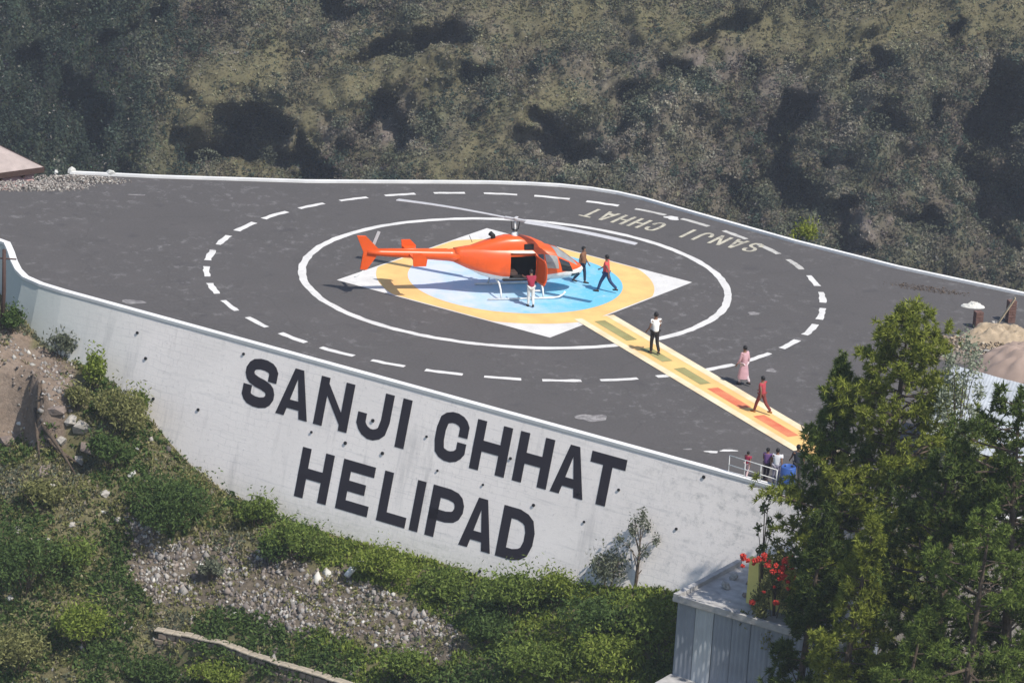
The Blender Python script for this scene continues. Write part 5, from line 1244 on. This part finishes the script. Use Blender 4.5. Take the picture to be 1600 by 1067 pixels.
def person(loc, yaw, label, top, bottom, H=1.70, stride=22, lean=0, arms=(25, -25), kurta=False, sleeves='short', shoes=(0.03, 0.025, 0.025), elbows=(25, 25), cat='person'):
    k = H / 1.72; o = tag(empty('person', (loc[0], loc[1], loc[2] if len(loc) > 2 else 0.012), yaw), label, cat)
    ln = R(lean); 
    def tz(x, y, z):                                  # torso point leaned about the pelvis
        dz = z - 0.95; return np.array([x * math.cos(ln) + dz * math.sin(ln), y, 0.95 + dz * math.cos(ln) - x * math.sin(ln)])
    legs = []
    for sgn, a in ((1, stride), (-1, -stride)):
        a = R(a); kb = R(10 if a > 0 else 22) if stride else R(3)
        hip = np.array([0, sgn * 0.095, 0.92]); kn = hip + 0.43 * np.array([math.sin(a), 0, -math.cos(a)]); an = kn + 0.42 * np.array([math.sin(a - kb), 0, -math.cos(a - kb)])
        toe = an + np.array([0.15, sgn * 0.02, -0.05 if a >= 0 else -0.055]); legs.append([hip, kn, an, toe])
    dz = 0.075 - min(l[2][2] for l in legs)
    sh = np.array([0, 0, dz])
    legs = [[p + sh for p in l] for l in legs]
    pel, spi, che, nb, nk, hd, cr = [tz(*p) + sh for p in ((0, 0, .96), (0, 0, 1.14), (0.01, 0, 1.32), (0, 0, 1.45), (0.01, 0, 1.52), (0.025, 0, 1.61), (0.015, 0, 1.69))]
    ar = []
    for sgn, a, eb in ((1, arms[0], elbows[0]), (-1, arms[1], elbows[1])):
        s_ = tz(0, sgn * 0.185, 1.41) + sh; a = R(a); el = s_ + 0.29 * np.array([math.sin(a), sgn * 0.18, -math.cos(a)]); w_ = el + 0.25 * np.array([math.sin(a + R(eb)), sgn * 0.05, -math.cos(a + R(eb))]); dh = (w_ - el) / np.linalg.norm(w_ - el)
        ar.append([s_, el, w_, w_ + dh * 0.075, dh])
    P = [pel, spi, che, nb, nk, hd, cr]; Rd = [.125, .115, .13, .075, .055, .088, .06]; E_ = [(0, 1), (1, 2), (2, 3), (3, 4), (4, 5), (5, 6)]
    def add(p, r, prev): P.append(p); Rd.append(r); E_.append((prev, len(P) - 1)); return len(P) - 1
    for l in legs:
        i = add(l[0], .085, 0); i = add((l[0] + l[1]) / 2, .072, i); i = add(l[1], .055, i); i = add((l[1] + l[2]) / 2, .048, i); i = add(l[2], .036, i); add(l[3], .032, i)
    for a in ar:
        i = add(a[0], .062, 2); i = add((a[0] + a[1]) / 2, .046, i); i = add(a[1], .038, i); i = add(a[2], .027, i); add(a[3], .032, i)
    fwd = np.array([1.0, 0, 0])
    i = add(hd + fwd * 0.082 - np.array([0, 0, .01]), .022, 5)                   # nose
    for sgn in (1, -1): add(hd + np.array([-0.005, sgn * 0.082, 0]), .018, 5)     # ears
    for si, a in enumerate(ar):                                                   # five fingers rooted in each palm
        dh = a[4]; sd = np.cross(dh, [0, 1, 0]); sd /= np.linalg.norm(sd)
        for f_, (of, ll) in enumerate(((-.026, .065), (-.009, .078), (.009, .074), (.026, .058), (-.034, .05))):
            st_ = a[3] + sd * of - (dh * 0.03 if f_ == 4 else 0); d1 = dh + (sd * -0.9 if f_ == 4 else 0); d1 = d1 / np.linalg.norm(d1)
            P += [st_, st_ + d1 * ll * 0.55, st_ + d1 * ll + np.array([0.012, 0, 0.004])]; n = len(P); Rd += [.009, .0085, .007]; E_ += [(n - 3, n - 2), (n - 2, n - 1)]
    skin_obj('body', [p * k for p in P], E_, [r * k for r in Rd], M['skin'], o)
    # trousers
    Pt = [pel + np.array([0, 0, .05])]; Rt = [.142]; Et = []
    for l in legs:
        for j, (p, r) in enumerate(((l[0], .105), ((l[0] + l[1]) / 2, .09), (l[1], .075), ((l[1] + l[2]) / 2, .068), (l[2] + np.array([0, 0, .02]), .062))):
            Pt.append(p); Rt.append(r); Et.append((0 if j == 0 else len(Pt) - 2, len(Pt) - 1))
    skin_obj('trousers', [p * k for p in Pt], Et, [r * k for r in Rt], cloth(bottom), o)
    # shirt with sleeves
    low = pel + np.array([0, 0, -.04])
    Ps = [low, pel + np.array([0, 0, .06]), spi, che, tz(0, 0, 1.43) + sh]; Rs = [(.168, .135), (.160, .13), (.158, .128), (.165, .135), (.085, .08)]; Es = [(0, 1), (1, 2), (2, 3), (3, 4)]
    Rs = [max(r) for r in Rs]
    for a in ar:
        q_ = [(a[0], .082), ((a[0] + a[1]) / 2, .066)] + ([(a[1], .058), (a[2] - a[4] * .03, .046)] if sleeves == 'long' else [])
        for j, (p, r) in enumerate(q_): Ps.append(p); Rs.append(r); Es.append((3 if j == 0 else len(Ps) - 2, len(Ps) - 1))
    skin_obj('shirt', [p * k for p in Ps], Es, [r * k for r in Rs], cloth(top), o)
    if kurta:
        V = []; Fc = []; n = 16; zz = [(1.02, .15, .13), (0.85, .18, .16), (0.65, .21, .19), (0.42, .25, .22), (0.30, .26, .23)]
        for z, a, b_ in zz:
            for j in range(n): w_ = 2 * math.pi * j / n; rr = 1 + 0.06 * math.sin(5 * w_); V.append((b_ * rr * math.cos(w_) * k, a * rr * math.sin(w_) * k, (z + dz) * k))
        for i in range(len(zz) - 1):
            for j in range(n): Fc.append((i * n + j, i * n + (j + 1) % n, (i + 1) * n + (j + 1) % n, (i + 1) * n + j))
        mk('kurta_skirt', V, Fc, cloth(top), o, True)
    # hair cap
    bm_ = bmesh.new(); bmesh.ops.create_icosphere(bm_, subdivisions=3, radius=1.0)
    for v in bm_.verts:
        v.co = Vector((v.co.x * 0.108, v.co.y * 0.098, v.co.z * 0.118)); 
        if v.co.x > 0.045 and v.co.z < 0.03: v.co.x = 0.03
        if v.co.z < -0.05: v.co.z = -0.05
    me = bpy.data.meshes.new('hair'); bm_.to_mesh(me); bm_.free(); hr = link('hair', me, M['hair'], o, True); hr.location = (hd + np.array([-0.014, 0, 0.035])) * k; hr.scale = (k, k, k)
    for l in legs:
        b = MB(); a_, t_ = l[2] * k, l[3] * k; b.tube([(a_[0] - 0.06, a_[1], max(a_[2] - 0.035, .03)), (a_[0] + 0.03, a_[1], max(a_[2] - 0.03, .035)), (t_[0], t_[1], max(t_[2], .028)), (t_[0] + 0.05, t_[1], max(t_[2], .025))], [.035, .045, .038, .02], 8); b.build('shoe', cloth(shoes), o, True)
    return o
def G(px, py): c = on_z(px, py); return (c[0], c[1], 0.012)
NAVY = (0.02, 0.035, 0.07); BLK = (0.022, 0.018, 0.018)
person(G(908, 443), R(-20), 'person in a brown top and dark trousers beside the helicopter nose', (0.22, 0.10, 0.05), NAVY, 1.68, 14, arms=(10, -15))
person(G(945, 457), R(160), 'person in a red shirt and blue trousers striding in front of the helicopter nose', (0.62, 0.085, 0.08), (0.03, 0.06, 0.14), 1.74, 26, arms=(-35, 30))
person(G(1021, 553), R(118), 'person in a white shirt and dark trousers on the yellow walkway, seen from behind', (0.80, 0.80, 0.78), BLK, 1.80, 8, arms=(8, 12), elbows=(35, 35))
person(G(1160, 601), R(135), 'person in a long pale pink tunic on the asphalt beside the walkway', (0.55, 0.33, 0.36), (0.58, 0.48, 0.49), 1.66, 10, kurta=True, sleeves='long', arms=(8, -8))
person(G(1188, 646), R(140), 'person in a dark red shirt walking on the red part of the walkway', (0.42, 0.06, 0.075), (0.20, 0.045, 0.04), 1.60, 24, arms=(-25, 28), shoes=(0.3, 0.12, 0.03))
person(G(828, 479), R(105), 'person in a maroon top and white trousers standing at the open cabin door', (0.30, 0.03, 0.06), (0.66, 0.65, 0.62), 1.62, 4, lean=12, arms=(70, 60), elbows=(15, 15))
# little group by the rail at the wall top
person(G(1166, 746), R(60), 'child in a dark red shirt by the rail at the wall top', (0.34, 0.03, 0.07), (0.62, 0.45, 0.45), 1.05, 5)
person(G(1196, 752), R(70), 'person in a purple top and dark trousers by the rail', (0.16, 0.08, 0.22), (0.04, 0.03, 0.04), 1.35, 6)
person(G(1211, 757), R(80), 'person in a white shirt between the purple top and the blue drum', (0.72, 0.72, 0.74), (0.30, 0.28, 0.34), 1.45, 4)
person(G(1243, 757), R(100), 'person in dark clothes right of the blue drum', (0.03, 0.035, 0.05), (0.03, 0.03, 0.035), 1.6, 4)
# blue drum
dc = G(1229, 765); dm_ = tag(empty('drum', dc), 'blue plastic drum standing at the wall top', 'drum')
V = []; Fc = []; n = 24
pr_ = [(0.26, 0), (0.29, 0.03), (0.295, 0.30), (0.31, 0.33), (0.295, 0.36), (0.295, 0.64), (0.31, 0.67), (0.295, 0.70), (0.29, 0.92), (0.25, 0.97), (0.25, 0.94), (0.0, 0.94)]
for r_, z in pr_:
    for j in range(n): w_ = 2 * math.pi * j / n; V.append((r_ * math.cos(w_), r_ * math.sin(w_), z))
for i in range(len(pr_) - 1):
    for j in range(n): Fc.append((i * n + j, i * n + (j + 1) % n, (i + 1) * n + (j + 1) % n, (i + 1) * n + j))
mk('drum_body', V, Fc, M['blue_plastic'], dm_, True)
b = MB(); b.tube([(0.13, 0, 0.94), (0.13, 0, 0.985)], 0.05, 12); b.build('bung', M['black'], dm_)
b = MB(); b.tube([(-0.13, 0, 0.94), (-0.13, 0, 0.985)], 0.03, 12); b.build('bung', M['black'], dm_)
# rail
r0, r1 = on_z(1138, 741), on_z(1212, 764); rl = tag(empty('railing', (r0[0], r0[1], 0)), 'short pale pipe railing along the wall top by the little group', 'railing')
dv = r1 - r0
for k in range(4):
    p = dv * k / 3; b = MB(); b.tube([(p[0], p[1], 0), (p[0], p[1], 0.78)], 0.022, 8); b.build('post', M['tube_white'], rl, True)
for z in (0.40, 0.78):
    b = MB(); b.tube([(0, 0, z), (dv[0], dv[1], z)], 0.02, 8); b.build('rail', M['tube_white'], rl, True)

# ------------------------------------------------------------------ valley air
def haze():
    m = bpy.data.materials.new('valley_haze'); m.use_nodes = True; N = m.node_tree.nodes; L = m.node_tree.links
    N.remove(N['Principled BSDF']); v = N.new('ShaderNodeVolumePrincipled'); v.inputs['Color'].default_value = (0.78, 0.86, 1.0, 1); v.inputs['Density'].default_value = HAZE
    L.new(v.outputs[0], N['Material Output'].inputs['Volume'])
    b = MB(); b.box((0, 123, -25), (846, 602, 228)); o = b.build('haze', m); o['kind'] = 'stuff'; o['label'] = 'thin bluish haze filling the valley'
HAZE = 0.00020
haze()
